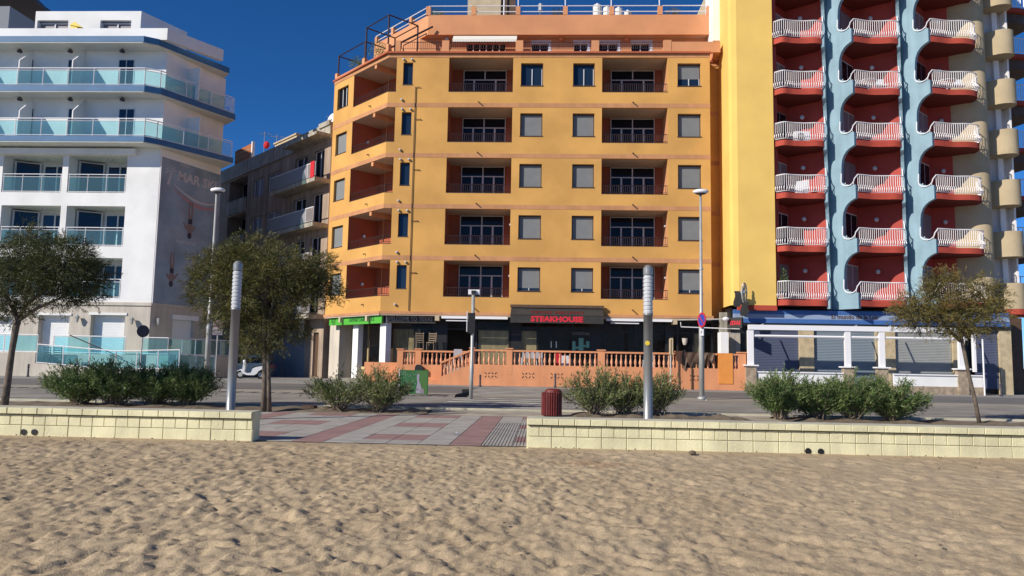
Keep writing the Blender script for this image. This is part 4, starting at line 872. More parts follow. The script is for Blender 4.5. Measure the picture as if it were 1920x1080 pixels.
a=BRb.a(487,265); b=MB(); b.ball(BRb.W(a,BRb.z(485,268)-.1,.6),.30,10,6,(.9,.5,1.1)); b.sm=True; b.build('parasol','towel',label='folded crimson parasol on the roof of the brown block',cat='parasol')
p=BR.W(BR.a(611,224),BR.z(611,220),.4); b=MB(); t=thing('satellite_dish','white satellite dish on the parapet of the brown block beside the ochre block','satellite dish',(p.x,p.y,ZR))
v=[];n=12
nn=Vector((-.6,-.75,.25)).normalized(); uu=nn.cross(Vector((0,0,1))).normalized(); vv=nn.cross(uu)
b.add([p-nn*.08]+[p+(uu*math.cos(2*math.pi*k/n)+vv*math.sin(2*math.pi*k/n))*.42 for k in range(n)],[(0,1+k,1+(k+1)%n) for k in range(n)]); b.build('dish','wrail',t)
b=MB(); b.bar(p,(p.x,p.y,ZR),.04); b.bar(p+vv*.3,p+nn*.4,.015); b.build('mast','galv',t)
for px,py,h,lab in ((455,245,1.8,'thin television aerial on the left of the brown block roof'),(477,250,1.4,'short television aerial above the pale roof hut')):
    p=BRb.W(BRb.a(px,py),0,2.0); zt2=BRb.z(px,py-3); t=thing('television_aerial',lab,'aerial',(p.x,p.y,ZR)); b=MB(); b.tube([(p.x,p.y,ZR),(p.x,p.y,zt2+.2)],.03,4); b.build('mast','galv',t)
    b=MB(); b.bar((p.x-.5,p.y,zt2),(p.x+.6,p.y+.2,zt2),.02)
    for k in range(5): b.bar((p.x-.4+.2*k,p.y-.25,zt2),(p.x-.4+.2*k,p.y+.25,zt2),.012)
    b.build('antenna_rods','galv',t)
# ================================================================ STEAKHOUSE FRONTAGE: signs and canopy
Yc=41.95
cx0,cx1=X(957,590,Yc),X(1132,590,Yc); zt=Z(1040,577,42.9); zm=Z(1040,592,Yc)+.02; zv=Z(1040,606,Yc)
t=thing('shop_canopy','black canvas canopy with STEAKHOUSE in red western lettering over the terrace','canopy',((cx0+cx1)/2,43,zv))
b=MB(); b.hexa([(cx0,Yc,zm-.02),(cx1,Yc,zm-.02),(cx1,42.9,zt-.03),(cx0,42.9,zt-.03),(cx0,Yc,zm),(cx1,Yc,zm),(cx1,42.9,zt),(cx0,42.9,zt)]); b.build('canopy_slope','black2',t)
b=MB(); b.box(cx0,cx1,Yc,Yc+.03,zv,zm); b.build('valance','black2',t)
b=MB(); b.add([(cx0,Yc,zv),(cx0,Yc,zm),(cx0,42.9,zt),(cx0,42.9,zv)],[(0,1,2,3)]); b.add([(cx1,Yc,zv),(cx1,Yc,zm),(cx1,42.9,zt),(cx1,42.9,zv)],[(0,1,2,3)]); b.build('canopy_side','black2',t)
b=MB(); b.box(cx0-.05,cx1+.08,42.72,42.9,zt-.02,zt+.14); b.build('canopy_box','wood',t)
W_=cx1-cx0
text('lettering','STEAKHOUSE',.40,'redtext',((cx0+cx1)/2,Yc-.004,zv+.09),(1,0,0),(0,-1,0),t,ext=.006,sx=1.18,bold=.022)
sl_=Vector((0,42.9-Yc,zt-zm)).normalized(); nrm=Vector((0,-sl_.z,sl_.y))
text('lettering','TEXAS MILLION',.42,'dredtext',Vector(((cx0+cx1)/2,Yc,zm))+sl_*.25+nrm*.004,(1,0,0),nrm,t,ext=.004,sx=1.0,bold=.02)
# welcome board
x0,x1=X(719,595,43.3),X(817,595,43.3); za,zb=Z(768,606,43.3),Z(768,588.5,43.3)
b=MB(); b.box(x0,x1,43.3,43.4,za,zb); t=thing('shop_sign','long black board reading WELCOME TO TEXAS over the shop windows','sign',((x0+x1)/2,43.35,za)); b.build('board','black2',t)
text('lettering','WELCOME TO TEXAS',.36,'greytext',((x0+x1)/2,43.296,za+.13),(1,0,0),(0,-1,0),t,ext=.004,sx=.76,bold=.006)
# green fascia on the chamfer
t=thing('shop_sign','bright green shop fascia on the angled corner of the ochre block','sign',tuple(CH.W(3,3.5,.2)))
za,zb=CH.z(680,606.5)-.02,CH.z(680,593)
a0,a1=CH.a(612,600)+.15,CH.L+.0
b=MB(); CH.box(b,a0,a1,za,zb,.12,.22); b.build('fascia_panel','green',t)
text('lettering','APARTAMENTS',.34,'green2',CH.W(CH.L*.66,za+.16,.115),CH.u,CH.n,t,ext=.004,sx=1.2,bold=.01)
text('lettering','@',.55,'green2',CH.W(a0+.55,za+.14,.115),CH.u,CH.n,t,ext=.004)
# cocktails and cactus print on the glass
t=thing('window_sticker','pale green cactus and COCKTAILS lettering on the steakhouse window','sticker',(X(1090,650,44),44,1.4))
text('lettering','COCKTAILS',.21,'greytext',(X(1091,626,43.97),43.97,Z(1092,628,43.97)),(1,0,0),(0,-1,0),t,ext=.002)
def cac(px,py): return (X(px,py,43.97),43.965,Z(px,py,43.97))
b=MB()
for rct in ((1085,634,1094,657),(1073,640,1079,657),(1099,640,1105,652),(1079,650,1085,654),(1094,647,1100,651)):
    p=cac(rct[0],rct[3]); q=cac(rct[2],rct[1]); b.box(p[0],q[0],43.96,43.968,p[2],q[2])
b.build('cactus_print','cactus',t)
b=MB()
for px in (1033.5,1043): b.tube([cac(px,652),cac(px,640)],.03,6); 
b.build('door_handle','wrail',label='two upright pale door handles on the steakhouse entrance',cat='door handle')
# side awning rails at the right end
t=thing('metal_outrigger','open white metal awning arms projecting beside the red bracket sign','metal arms',(9.5,41.5,3.4)); b=MB()
zz=Z(1300,602,42); b.tube([(X(1270,600,43),43,zz+.1),(X(1372,600,41.5),41.5,zz+.12)],.035,5); b.build('arm','galv',t)
b=MB(); b.tube([(X(1276,604,42),42,Z(1276,604,42)),(X(1277,613,42),42,Z(1277,613,42)),(X(1388,617,42),42,Z(1388,617,42))],.028,5); b.build('lower_arm','wrail',t)
# ================================================================ TERRACE
YT=40.3
TE=thing('restaurant_terrace','raised orange terrace with turned balusters, stairs and vent blocks before the steakhouse','terrace',(2,41,.2))
def tx(px,py=690): return X(px,py,YT)
zbt=Z(1040,685.5,YT); zrt=Z(1040,657.5,YT); zfl=1.28
xs0=tx(825); xs1=tx(884); xe=tx(1401)
b=MB(); b.box(xs1,xe,YT,YT+.22,.12,zbt); b.xprism([(xs0,YT,.12),(xs1,YT,.12),(xs1,YT,zbt-.001),(xs0,YT,.62)],[(xs0,YT+.2,.12),(xs1,YT+.2,.12),(xs1,YT+.2,zbt-.001),(xs0,YT+.2,.62)]); b.build('front_wall','terr',TE)
Yl=41.5; zl=Z(800,684,Yl)
b=MB(); b.box(X(742,690,Yl),X(828,690,Yl),Yl,Yl+.2,.12,zl); b.box(X(683,690,42.4),X(746,690,42.4),42.4,42.6,.12,Z(710,679,42.4)); b.box(X(742,690,Yl),X(742,690,Yl)+.2,Yl+.2,42.4,.12,zl); b.build('side_wall','terr',TE)
b=MB(); b.box(X(722,690,Yl),xe,YT+.22,44.0,.12,zfl); b.build('terrace_floor','concrete',TE) if False else None
b=MB(); b.box(xs1,xe,YT+.22,44.05,.13,zfl); b.box(X(745,690,Yl),xs1,Yl+.2,44.05,.13,zfl); b.box(-11.5,X(745,690,Yl),42.6,44.3,.13,.4); b.build('terrace_floor','concrete',TE)
for i in range(6):
    s0=xs0+(xs1-xs0)*i/6; b=MB(); b.box(s0+(-.0),xs1-.002,YT+.202,Yl-.002,.14,.14+(i+1)*.185); b.build('step','terr',TE)
b=MB(); b.box(X(795,715,YT+.5),xs0-.01,YT+.25,Yl-.01,.12,.42); b.build('step','terr',TE)
def baluster(h):
    b=MB(); pr=[(.055,0),(.055,.04),(.035,.06),(.038,.09),(.068,.20),(.072,.28),(.05,.40),(.03,.52),(.03,.60),(.05,.63),(.032,.67),(.04,.73),(.055,.76),(.055,.80)]
    b.lathe([(r,z/.80*h) for r,z in pr],(0,0,0),8); b.sm=True; return b.mesh('baluster','balus')
hb=zrt-.09-zbt; bm_=baluster(hb)
def run(x0,x1,y,z,n,par=TE): 
    for i in range(n): obj('baluster',bm_,par,loc=(x0+(x1-x0)*(i+.5)/n,y,z))
yb=YT+.11
posts=[(949,960),(1121,1134),(1268,1279),(1385,1399)]
def railb(x0,x1,y=yb,z=None): b=MB(); z=z or zrt; b.box(x0,x1,y-.11,y+.11,z-.09,z); b.build('coping','terr',TE)
def pst(x0,x1,y=yb,z0=zbt,z1=None): 
    b=MB(); z1=z1 or zrt+.04; b.box(x0,x1,y-.118,y+.118,z0-.5,z1); b.box(x0-.05,x1+.05,y-.16,y+.16,z1,z1+.06); b.build('post','terr',TE)
for a,c in posts: pst(tx(a),tx(c))
segs=[(884,949,7),(960,1121,17),(1134,1268,15),(1279,1345,6),(1374,1385,1)]
for a,c,n in segs: run(tx(a),tx(c),yb,zbt,n); railb(tx(a),tx(c))
pst(tx(884)-.1,tx(884)+.12)
b=MB(); b.box(tx(1347),tx(1374),YT-.03,YT+.24,.55,zrt+.02); b.build('patched_panel','terr2',TE)
yb2=Yl+.1; zr2=zl+hb+.09
xa,xb2=X(744,690,Yl),X(755,690,Yl); pst(xa,xb2,yb2,zl,zr2+.02); xc,xd=X(778,690,Yl),X(789,690,Yl); pst(xc,xd,yb2,zl,zr2+.04)
run(xb2,xc,yb2,zl,4); railb(xb2,xc,yb2,zr2); run(xd,X(880,690,Yl),yb2,zl,11); railb(xd,X(884,690,Yl),yb2,zr2)
# sloping stair balustrade
n=8; x_a=xs0+.15; 
for i in range(n):
    x=x_a+(xs1-x_a)*(i+.4)/n; z=.62+(zbt-.62)*(x-xs0)/(xs1-xs0); obj('baluster',bm_,TE,loc=(x,yb,z))
b=MB(); z0=.62+hb; z1=zbt+hb; b.hexa([(xs0,yb-.1,z0),(xs1,yb-.1,z1),(xs1,yb+.1,z1),(xs0,yb+.1,z0),(xs0,yb-.1,z0+.1),(xs1,yb-.1,z1+.1),(xs1,yb+.1,z1+.1),(xs0,yb+.1,z0+.1)]); b.build('stair_coping','terr',TE)
# vent blocks: black strips on a plate paint the dark inside radiating slots
def vent(px,py=703,Y=YT,n=2):
    x=X(px,py,Y); z=Z(px,py,Y); b=MB(); b.k=0
    w=.36*n; b.box(x-w/2,x+w/2,Y-.006,Y-.001,z-.19,z+.19); b.k=1
    for k in range(n):
        cx=x-w/2+.18+.36*k
        for sx_ in(-1,1):
            for sz in (-1,1):
                c=Vector((cx+sx_*.09,0,z+sz*.09)); d=Vector((sx_,0,sz)).normalized()*.062; e=Vector((-sz*sx_*d.z*sz,0,0)); pe=Vector((d.z,0,-d.x)).normalized()*.022
                p=[c-d-pe,c+d-pe,c+d+pe,c-d+pe]; b.xprism([(q.x,Y-.012,q.z) for q in p],[(q.x,Y-.004,q.z) for q in p])
    b.build('vent_block',['terr','black'],TE)
for px,n_ in ((920,2),(990,2),(1044,2),(1165,2),(1246,1),(1305,2)): vent(px,703+ (px-920)*.015,YT,n_)
vent(706,697,42.4,1)
b=MB(); b.tube([(tx(1297),YT-.03,.2),(tx(1297),YT-.03,zbt)],.045,6); b.build('rusty_pipe','wood',TE)
x=X(787,686,41.45); z=Z(787,690,41.45); b=MB(); pr=[(-.24,-.2),(.22,-.2),(.22,.05),(.06,.17),(-.12,.19),(-.22,.08)]; b.xprism([(x+u,41.2,z+v) for u,v in pr],[(x+u,41.5,z+v) for u,v in pr]); b.build('letter_hood','black',label='dark rounded hood on the terrace wall above the green painted board',cat='hood')
# dark cloth over the balustrade
nx_,nz_=14,7; b=MB(); vs=[]; x0,x1=tx(1279),tx(1338)
for j in range(nz_+1):
    for i in range(nx_+1):
        u=i/nx_; v=j/nz_; ln_=(.75+.25*math.sin(i*2.1)-.45*u)*(zrt-zbt+.25)
        vs.append((x0+(x1-x0)*u,YT-.06-.05*math.sin(i*1.7+j*.6)-.03*v,zrt+.03-v*max(.12,ln_)))
b.add(vs,[(j*(nx_+1)+i,j*(nx_+1)+i+1,(j+1)*(nx_+1)+i+1,(j+1)*(nx_+1)+i) for j in range(nz_) for i in range(nx_)]); b.sm=True; b.build('draped_net','wood',label='ragged brown net draped over the terrace balustrade behind the street lamp',cat='net')
# furniture standing on the terrace
def ladder_chair(loc,rz,lab,mt='chair',group='ladder back chairs stood on the steakhouse table'):
    t=thing('chair',lab,'chair',loc,group,rz,False)
    for sx_ in (-.2,.2):
        b=MB(); b.tube([(sx_,-.2,0),(sx_,-.2,.45)],.02,5); b.build('leg',mt,t)
        b=MB(); b.tube([(sx_,.2,0),(sx_,.2,.45),(sx_*1.1,.26,1.05)],.02,5); b.build('leg',mt,t)
    b=MB(); b.box(-.23,.23,-.23,.22,.43,.47); b.build('seat',mt,t)
    for k in range(4): b=MB(); z=.55+.13*k; b.box(-.2,.2,.205+.015*k,.23+.015*k,z,z+.06); b.build('back_slat',mt,t)
    return t
tbx=X(798,660,43.2)
t=thing('table','dark wooden table behind the terrace balusters carrying two chairs','table',(tbx,43.2,zfl))
b=MB(); b.box(tbx-.75,tbx+.75,42.8,43.6,zfl+.72,zfl+.77); b.build('tabletop','wood',t)
for sx_ in (-.68,.68):
    for sy in (-.34,.34): b=MB(); b.box(tbx+sx_-.03,tbx+sx_+.03,43.2+sy-.03,43.2+sy+.03,zfl,zfl+.72); b.build('leg','wood',t)
ladder_chair((tbx-.33,43.1,zfl+.77),.2,'left of the two ladder back chairs standing on the dark table by the shop window')
ladder_chair((tbx+.33,43.1,zfl+.77),-.15,'right of the two ladder back chairs standing on the dark table by the shop window')
def plastic_chair(loc,rz,lab):
    t=thing('plastic_chair',lab,'chair',loc,'white plastic chairs behind the balusters',rz,False)
    b=MB(); b.box(-.24,.24,-.22,.22,.4,.44); b.build('seat','wframe',t)
    b=MB(); b.hexa([(-.24,.2,.44),(.24,.2,.44),(.24,.24,.44),(-.24,.24,.44),(-.22,.3,.85),(.22,.3,.85),(.22,.33,.85),(-.22,.33,.85)]); b.build('backrest','wframe',t)
    for sx_ in(-.2,.2):
        for sy in (-.19,.19): b=MB(); b.tube([(sx_,sy,.42),(sx_*1.15,sy*1.15,0)],.022,5); b.build('leg','wframe',t)
for px,l in ((986,'leftmost white plastic chair behind the balusters left of the steakhouse door'),(998,'middle white plastic chair behind the balusters left of the steakhouse door'),(1008,'right white plastic chair behind the balusters left of the steakhouse door'),(858,'white plastic chair behind the stair balusters'),(1215,'white plastic chair behind the balusters at the tall lamp column')): plastic_chair((X(px,670,41.6),41.6,zfl),3.3,l)
x=X(1051,670,41.2); b=MB(); b.box(x-.32,x+.05,41.2,41.5,zfl,zfl+.72); t=thing('crate','red and white drinks crate behind the balusters before the steakhouse door','crate',(x,41.3,zfl)); b.build('red_body','signred',t); b=MB(); b.box(x+.054,x+.45,41.2,41.5,zfl,zfl+.6); b.build('white_body','wframe',t)
b=MB(); x=X(1284,650,41.8); t=thing('lantern','yellowish barrel lantern on a dark stand behind the terrace post','lantern',(x,41.8,zfl)); b.tube([(x,41.8,zfl),(x,41.8,zfl+1.05)],.05,6); b.build('stand','black',t); b=MB(); z=Z(1284,645,41.8); b.lathe([(.08,-.05),(.13,.1),(.15,.3),(.17,.32)],(x,41.8,z),10); b.build('shade','cream',t)
# ================================================================ RED, BLUE AND YELLOW TOWER
TW=thing('apartment_tower','tall yellow and red tower with blue grey scalloped piers and white bellied balcony rails','apartment building',(18,46,.2))
SB=[4.78+2.945*k for k in range(7)]       # underside of each balcony slab
FH=.33
YY=41.6; xy0=X(1373,580,YY); xy1=X(1456,575,YY)
TOP=25.5
b=MB(); 
nseg=6; vs=[]
b.add([(xy0,44.5,4.8),(xy0,YY+.35,4.8),(xy0+.12,YY+.1,4.8),(xy0+.38,YY,4.8),(xy1,YY,4.8),(xy1,43,4.8)]+[(xy0,44.5,TOP),(xy0,YY+.35,TOP),(xy0+.12,YY+.1,TOP),(xy0+.38,YY,TOP),(xy1,YY,TOP),(xy1,43,TOP)],[(i,i+1,i+7,i+6) for i in range(5)])
b.build('yellow_wall','yel2',TW)
b=MB(); b.box(xy0+.3,xy1+.02,YY-.03,YY+.2,4.52,4.80); b.build('red_band','redslab',TW)
b=MB(); b.box(xy1,xy1+.28,YY+.25,43.5,4.8,TOP); b.build('red_jamb','red',TW)
PER=4.17; bx=[12.72,16.62,20.79]           # left end of every bay (door wall start)
st=[15.78,19.95]                           # pier strips
def arc(c,r,a0,a1,n=7): return [(c[0]+r*math.cos(R_(a0+(a1-a0)*i/n)),c[1]+r*math.sin(R_(a0+(a1-a0)*i/n))) for i in range(n+1)]
# back walls
for k,x in enumerate(bx):
    b=MB(); xr_=(st[k] if k<2 else 23.3); yb_=43.7
    b.k=1 
    b.quad((x+.02,42.5,4.5),(x+1.25,yb_,4.5),(x+1.25,yb_,TOP),(x+.02,42.5,TOP)); b.k=0
    b.quad((x+1.25,yb_,4.5),(xr_,42.35 if k<2 else 43.2,4.5),(xr_,42.35 if k<2 else 43.2,TOP),(x+1.25,yb_,TOP)); b.build('rear_wall',['red','red'],TW)
    D_=Fac((x+.02,42.5),(x+1.25,yb_))
    for j,z in enumerate(SB):
        f=MB(); D_.box(f,.15,1.6,z+FH,z+FH+2.15,-.03,.0)
        dd=f.build('balcony_door','gframe' if (k+j)%3 else 'door',TW); g=MB(); D_.box(g,.2,.82,z+FH+.05,z+FH+2.08,-.04,-.032); D_.box(g,.9,1.55,z+FH+.05,z+FH+2.08,-.04,-.032); g.build('window_pane','pane' if (k*2+j)%5 in (1,3) else 'door',dd)
# piers: a scalloped panel facing front-left and a thin fin at its left edge
PA=Vector((.95,-1.25,0)).normalized(); 
for xs in st:
    fc=Fac((xs+.04,42.35),(xs+.04+PA.x*1.58,42.35+PA.y*1.58)); TV,TS=.80,1.56
    def tr(z):      # how far the scalloped edge reaches at height z
        if z<SB[0]: return TS
        j=max(i for i in range(7) if SB[i]<=z+1e-9); h=z-SB[j]
        P=[(0,TS),(.74,TS),(.745,TS-.10),(.77,TS-.25),(.80,TS-.42),(.86,TS-.58),(.98,TV-.02),(1.2,TV-.06),(1.4,TV-.05),(2.0,TV-.02),(2.25,TV+.02),(2.5,TV+.12),(2.7,TV+.28),(2.82,TV+.45),(2.9,TS-.12),(2.945,TS)]
        for (h0,t0),(h1,t1) in zip(P,P[1:]):
            if h<=h1: return t0+(t1-t0)*(h-h0)/(h1-h0)
        return TS
    def ft(z):
        if z<SB[0]: return .9
        j=max(i for i in range(7) if SB[i]<=z+1e-9); h=z-SB[j]
        P=[(0,.9),(.74,.9),(.745,.55),(.85,.38),(1.1,.30),(1.9,.30),(2.3,.40),(2.6,.62),(2.8,.9),(2.945,.9)]
        for (h0,t0),(h1,t1) in zip(P,P[1:]):
            if h<=h1: return t0+(t1-t0)*(h-h0)/(h1-h0)
        return .9
    zs=[4.66]+[z+h for z in SB for h in (.02,.4,.74,.745,.77,.80,.86,.92,.98,1.2,1.4,1.7,2.0,2.25,2.4,2.5,2.6,2.7,2.76,2.82,2.9,2.94)]
    def panel(fc_,fn,d0,d1,name):
        b=MB(); k=len(zs); 
        for dd in (d0,d1):
            for z in zs: b.v.append(tuple(fc_.W(0,z,dd))); b.v.append(tuple(fc_.W(fn(z),z,dd)))
        f=[]
        for i in range(k-1):
            p=2*i; q=2*k+2*i; f+= [(p,p+1,p+3,p+2),(q+2,q+3,q+1,q),(p+1,q+1,q+3,p+3),(p+2,q+2,q,p)]
        f+= [(0,2*k,2*k+1,1)]
        b.f=f; b.m=[0]*len(f); return b.build(name,'blue',TW)
    panel(fc,tr,0,.22,'pier')
    ff=Fac((xs+.03,42.35),(xs+.03-.40*.95,42.35-.86*.95)); panel(ff,ft,0,-.17,'pier_fin')
def cr(pts,n=5):
    """smooth curve through plan points"""
    out=[]; P=[pts[0]]+list(pts)+[pts[-1]]
    for i in range(1,len(P)-2):
        p0,p1,p2,p3=[Vector((*p,0)) if len(p)==2 else Vector(p) for p in P[i-1:i+3]]
        for k in range(n):
            t=k/n; out.append(.5*((2*p1)+(-p0+p2)*t+(2*p0-5*p1+4*p2-p3)*t*t+(-p0+3*p1-3*p2+p3)*t**3))
    out.append(Vector((*pts[-1],0)) if len(pts[-1])==2 else Vector(pts[-1])); return out
edge=[[(12.68,41.62),(13.05,41.28),(13.6,41.42),(14.3,41.48),(14.9,41.42),(15.3,41.55),(15.44,41.78)],
      [(16.95,41.22),(17.3,41.32),(17.9,41.5),(18.6,41.5),(19.1,41.44),(19.5,41.56),(19.61,41.78)],
      [(21.12,41.22),(21.5,41.30),(22.2,41.48),(23.0,41.46),(23.55,41.6),(23.85,41.85),(24.0,42.2),(24.05,42.65)]]
for j,z in enumerate(SB):
    for k in range(3):
        pts=cr([Vector((*p,0)) for p in edge[k]],4)
        b=MB(); 
        back_=[(pts[-1].x-.05,43.4),(bx[k]+1.25,44.15),(bx[k]+.0,42.6)] if k<2 else [(24.1,43.5),(bx[k]+1.25,44.15),(bx[k],42.6)]
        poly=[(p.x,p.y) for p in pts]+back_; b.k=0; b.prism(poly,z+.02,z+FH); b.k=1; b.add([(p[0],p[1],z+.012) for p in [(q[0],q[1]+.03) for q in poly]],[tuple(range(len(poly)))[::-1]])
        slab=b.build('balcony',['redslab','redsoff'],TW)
        # white railing with bellied bars
        f=MB(); zt=z+FH+.02; top=zt+.98
        L=[0]
        for p,q in zip(pts,pts[1:]): L.append(L[-1]+(q-p).length)
        def at(s):
            for i in range(len(L)-1):
                if s<=L[i+1]+1e-6: t=(s-L[i])/(L[i+1]-L[i]); return pts[i]+(pts[i+1]-pts[i])*t,(pts[i+1]-pts[i]).normalized()
            return pts[-1],(pts[-1]-pts[-2]).normalized()
        up=Vector((0,0,1))
        if k<2: f.tube([p+up*top for p in pts]+[Vector((pts[-1].x+.05,pts[-1].y+.1,top+.05)),Vector((pts[-1].x+.10,pts[-1].y+.2,top+.25)),Vector((pts[-1].x+.12,pts[-1].y+.3,top+.55))],.03,5)
        else: f.tube([p+up*top for p in pts],.03,5)
        if k>0:
            q0=pts[0]; c=Fac((st[k-1]+.04,42.35),(st[k-1]+.04+PA.x*1.58,42.35+PA.y*1.58))
            f.tube([q0+up*top]+[c.W(TS-.42+.38*math.cos(R_(-a)),z+1.03+.32*math.sin(R_(-a))+.02,-.04) for a in range(0,181,22)]+[c.W(TV-.02,z+1.5,-.04)],.03,5)
            for a in (.08,.2,.32,.44,.56): 
                f.tube([c.W(TS-.08-a,z+1.02+ -.22*math.sin(math.pi*min(1,a/.6)),.1),c.W(TS-.08-a,z+.72,.1)],.014,4,False)
            pass
        f.tube([p+up*(zt+.06) for p in pts],.02,4)
        n=int(L[-1]/.118)
        for i in range(n+1):
            p,d=at(L[-1]*i/n); o_=Vector((d.y,-d.x,0))
            f.tube([p+up*(top),p+up*(zt+.42),p+o_*.05+up*(zt+.34),p+o_*.085+up*(zt+.24),p+o_*.05+up*(zt+.14),p+up*(zt+.05)],[.014,.014,.022,.034,.022,.014],4,False)
        f.build('railing','wrail',slab)
        xl={0:14.55,1:18.55,2:22.6}[k]
        yw={0:42.78,1:42.78,2:43.3}[k]
        b=MB(); b.ball((xl,yw-.02,z+FH+1.75),.13,10,6,(1,.6,1)); b.sm=True; b.build('wall_lamp','lamphead',slab)
# pebble-dashed rounded corner
bc=cr([Vector(p) for p in ((22.95,43.45,0),(23.3,43.12,0),(23.9,42.75,0),(24.5,42.62,0),(24.95,42.85,0),(25.1,43.3,0))],5)
b=MB(); n=len(bc); b.add([(p.x,p.y,.1) for p in bc]+[(p.x,p.y,TOP) for p in bc],[(i,i+1,n+i+1,n+i) for i in range(n-1)]); b.sm=True; b.build('corner_wall','beige',TW)
b=MB(); b.quad((25.1,43.3,.1),(25.15,44.4,.1),(25.15,44.4,TOP),(25.1,43.3,TOP)); b.quad((25.15,44.4,.1),(27.2,45.8,.1),(27.2,45.8,TOP),(25.15,44.4,TOP)); b.quad((27.2,45.8,.1),(27.3,58,.1),(27.3,58,TOP),(27.2,45.8,TOP)); b.build('side_wall','beige',TW)
# rounded bay parapets and windows on the side
for j,z in enumerate(SB):
    z1=z+1.6 if j<6 else TOP; z0=z+.15
    pts=cr([Vector(p) for p in ((25.15,44.0,0),(25.9,43.25,0),(26.5,43.1,0),(26.95,43.45,0),(27.0,44.3,0),(27.15,45.6,0))],5); n=len(pts)
    hi=j>=6
    b=MB(); b.prism([(p.x,p.y) for p in pts]+[(25.2,45)],z0,z1 if not hi else z0+.5); b.build('rounded_parapet','beige',TW)
    if hi: 
        b=MB(); b.prism([(p.x,p.y-.06) for p in pts]+[(25.2,45)],z0+.5,z0+.8); b.build('red_band','redslab',TW)
        b=MB(); b.prism([(p.x,p.y-.04) for p in pts]+[(25.2,45)],z0+.8,TOP); b.build('yellow_parapet','yrim',TW)
    else:
        b=MB(); b.quad((25.5,44.3,z1),(26.9,44.5,z1),(26.9,44.5,z1+1.5),(25.5,44.3,z1+1.5)); w_=b.build('side_window','gframe',TW)
        b=MB(); b.box(26.2,26.5,44.2,44.4,z1,z1+1.5); b.build('window_frame','wrail',w_); b=MB(); b.box(26.85,26.95,44.0,44.5,z1,z1+1.5); b.build('window_frame','wrail',w_)
b=MB(); b.box(25.5,26.9,43.6,45,4.5,4.75); b.prism([(p.x*.999,p.y-.03) for p in pts]+[(25.2,45)],4.62,4.92); b.build('red_band','redslab',TW)
# far right balconies with dark undersides
for j,z in enumerate(SB):
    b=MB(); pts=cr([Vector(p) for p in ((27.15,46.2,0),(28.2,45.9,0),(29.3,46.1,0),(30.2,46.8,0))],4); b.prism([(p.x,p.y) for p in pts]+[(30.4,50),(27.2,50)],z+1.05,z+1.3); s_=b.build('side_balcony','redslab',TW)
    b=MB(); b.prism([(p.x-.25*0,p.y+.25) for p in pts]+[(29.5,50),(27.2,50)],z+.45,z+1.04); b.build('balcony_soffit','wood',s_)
    railing([p for p in pts],z+1.3,z+2.3,.14,par=s_,m='wrail',r=.018,rt=.03)
# top storey seen dark above the highest balconies
b=MB(); b.prism([(12.7,41.5),(25,41.5),(25,44),(12.7,44.2)],SB[6]+FH+2.6,SB[6]+FH+2.8); b.build('top_slab','redslab',TW)
b=MB(); b.prism([(10.2,44.6),(25.3,44.6),(27.2,46),(27.2,60),(10.2,60)],.1,TOP); b.build('tower_core','beigew',TW)
# ---- ground floor of the tower: roller shutters between sand stone pillars
YSF=42.2
def sx(px,py=650,Y=YSF): return X(px,py,Y)
zs0=1.15; zs1=Z(1600,612,YSF)
b=MB(); b.box(xy0+.1,25,YSF+.25,44.5,.1,4.7); b.build('shop_wall','black',TW)
for px0,px1,mt in ((1410,1497,'dshut'),(1524,1580,'bshut'),(1580,1640,'bshut'),(1677,1783,'gshut'),(1826,1870,'dshut')):
    x0,x1=sx(px0),sx(px1); b=MB(); z=.5; h=.085
    while z<zs1+.5: b.add([(x0,YSF,z),(x1,YSF,z),(x1,YSF-.02,z+h*.5),(x0,YSF-.02,z+h*.5),(x1,YSF,z+h),(x0,YSF,z+h)],[(0,1,2,3),(3,2,4,5)]); z+=h
    b.build('roller_shutter',mt,TW)
for px0,px1 in ((1497,1524),(1640,1676),(1784,1806),(1871,1893)):
    b=MB(); b.box(sx(px0),sx(px1),YSF-.18,YSF+.3,.1,zs1+.1); b.box(sx(px0)-.05,sx(px1)+.05,YSF-.22,YSF+.3,zs1-.1,zs1+.08) if px0<1800 else None; b.build('stone_pillar','sandst',TW)
b=MB(); b.box(9.9,xy0+.55,43.2,43.5,.2,4.5); b.box(X(1370,640,42.2),X(1388,640,42.2),42.2,43.2,.2,3.35); b.build('shaded_pillar','concrete',TW);  # narrow box: shaded side of the white pillar, its shade given as grey
# pale lit column beside the terrace
b=MB(); b.box(X(1352,640,41.4),X(1366,640,41.4),41.4,42.2,.2,3.3); b.build('white_pillar','white',TW)
# awning fascia in blue stripes
YA=41.95; x0,x1=X(1377,595,YA),X(1893,600,YA); za=Z(1500,606.5,YA); zb_=Z(1500,582,YA)+.0
t=thing('shop_awning','long blue striped awning fascia across the foot of the tower','awning',((x0+x1)/2,YA,za))
hh=zb_-za
for f0,f1,mt in ((0,.33,'tarp'),(.33,.68,'tarpw'),(.68,1,'tarp')):
    b=MB(); b.hexa([(x0,YA,za+hh*f0),(x1,YA,za+hh*f0),(x1,YA+.35,za+hh*f0),(x0,YA+.35,za+hh*f0),(x0,YA,za+hh*f1),(x1,YA,za+hh*f1),(x1,YA+.35,za+hh*f1),(x0,YA+.35,za+hh*f1)]); b.build('canvas_stripe',mt,t)
xm=X(1602,595,YA)
text('lettering','El mundo de la Luz',.34,'wood',(xm,YA-.004,za+hh*.40),(1,0,0),(0,-1,0),t,ext=.003,sx=.95,bold=.008)
b=MB(); b.box(x0+.2,x1,YA-.02,YA+.3,za-.16,za-.01); b.build('awning_bar','black',t)
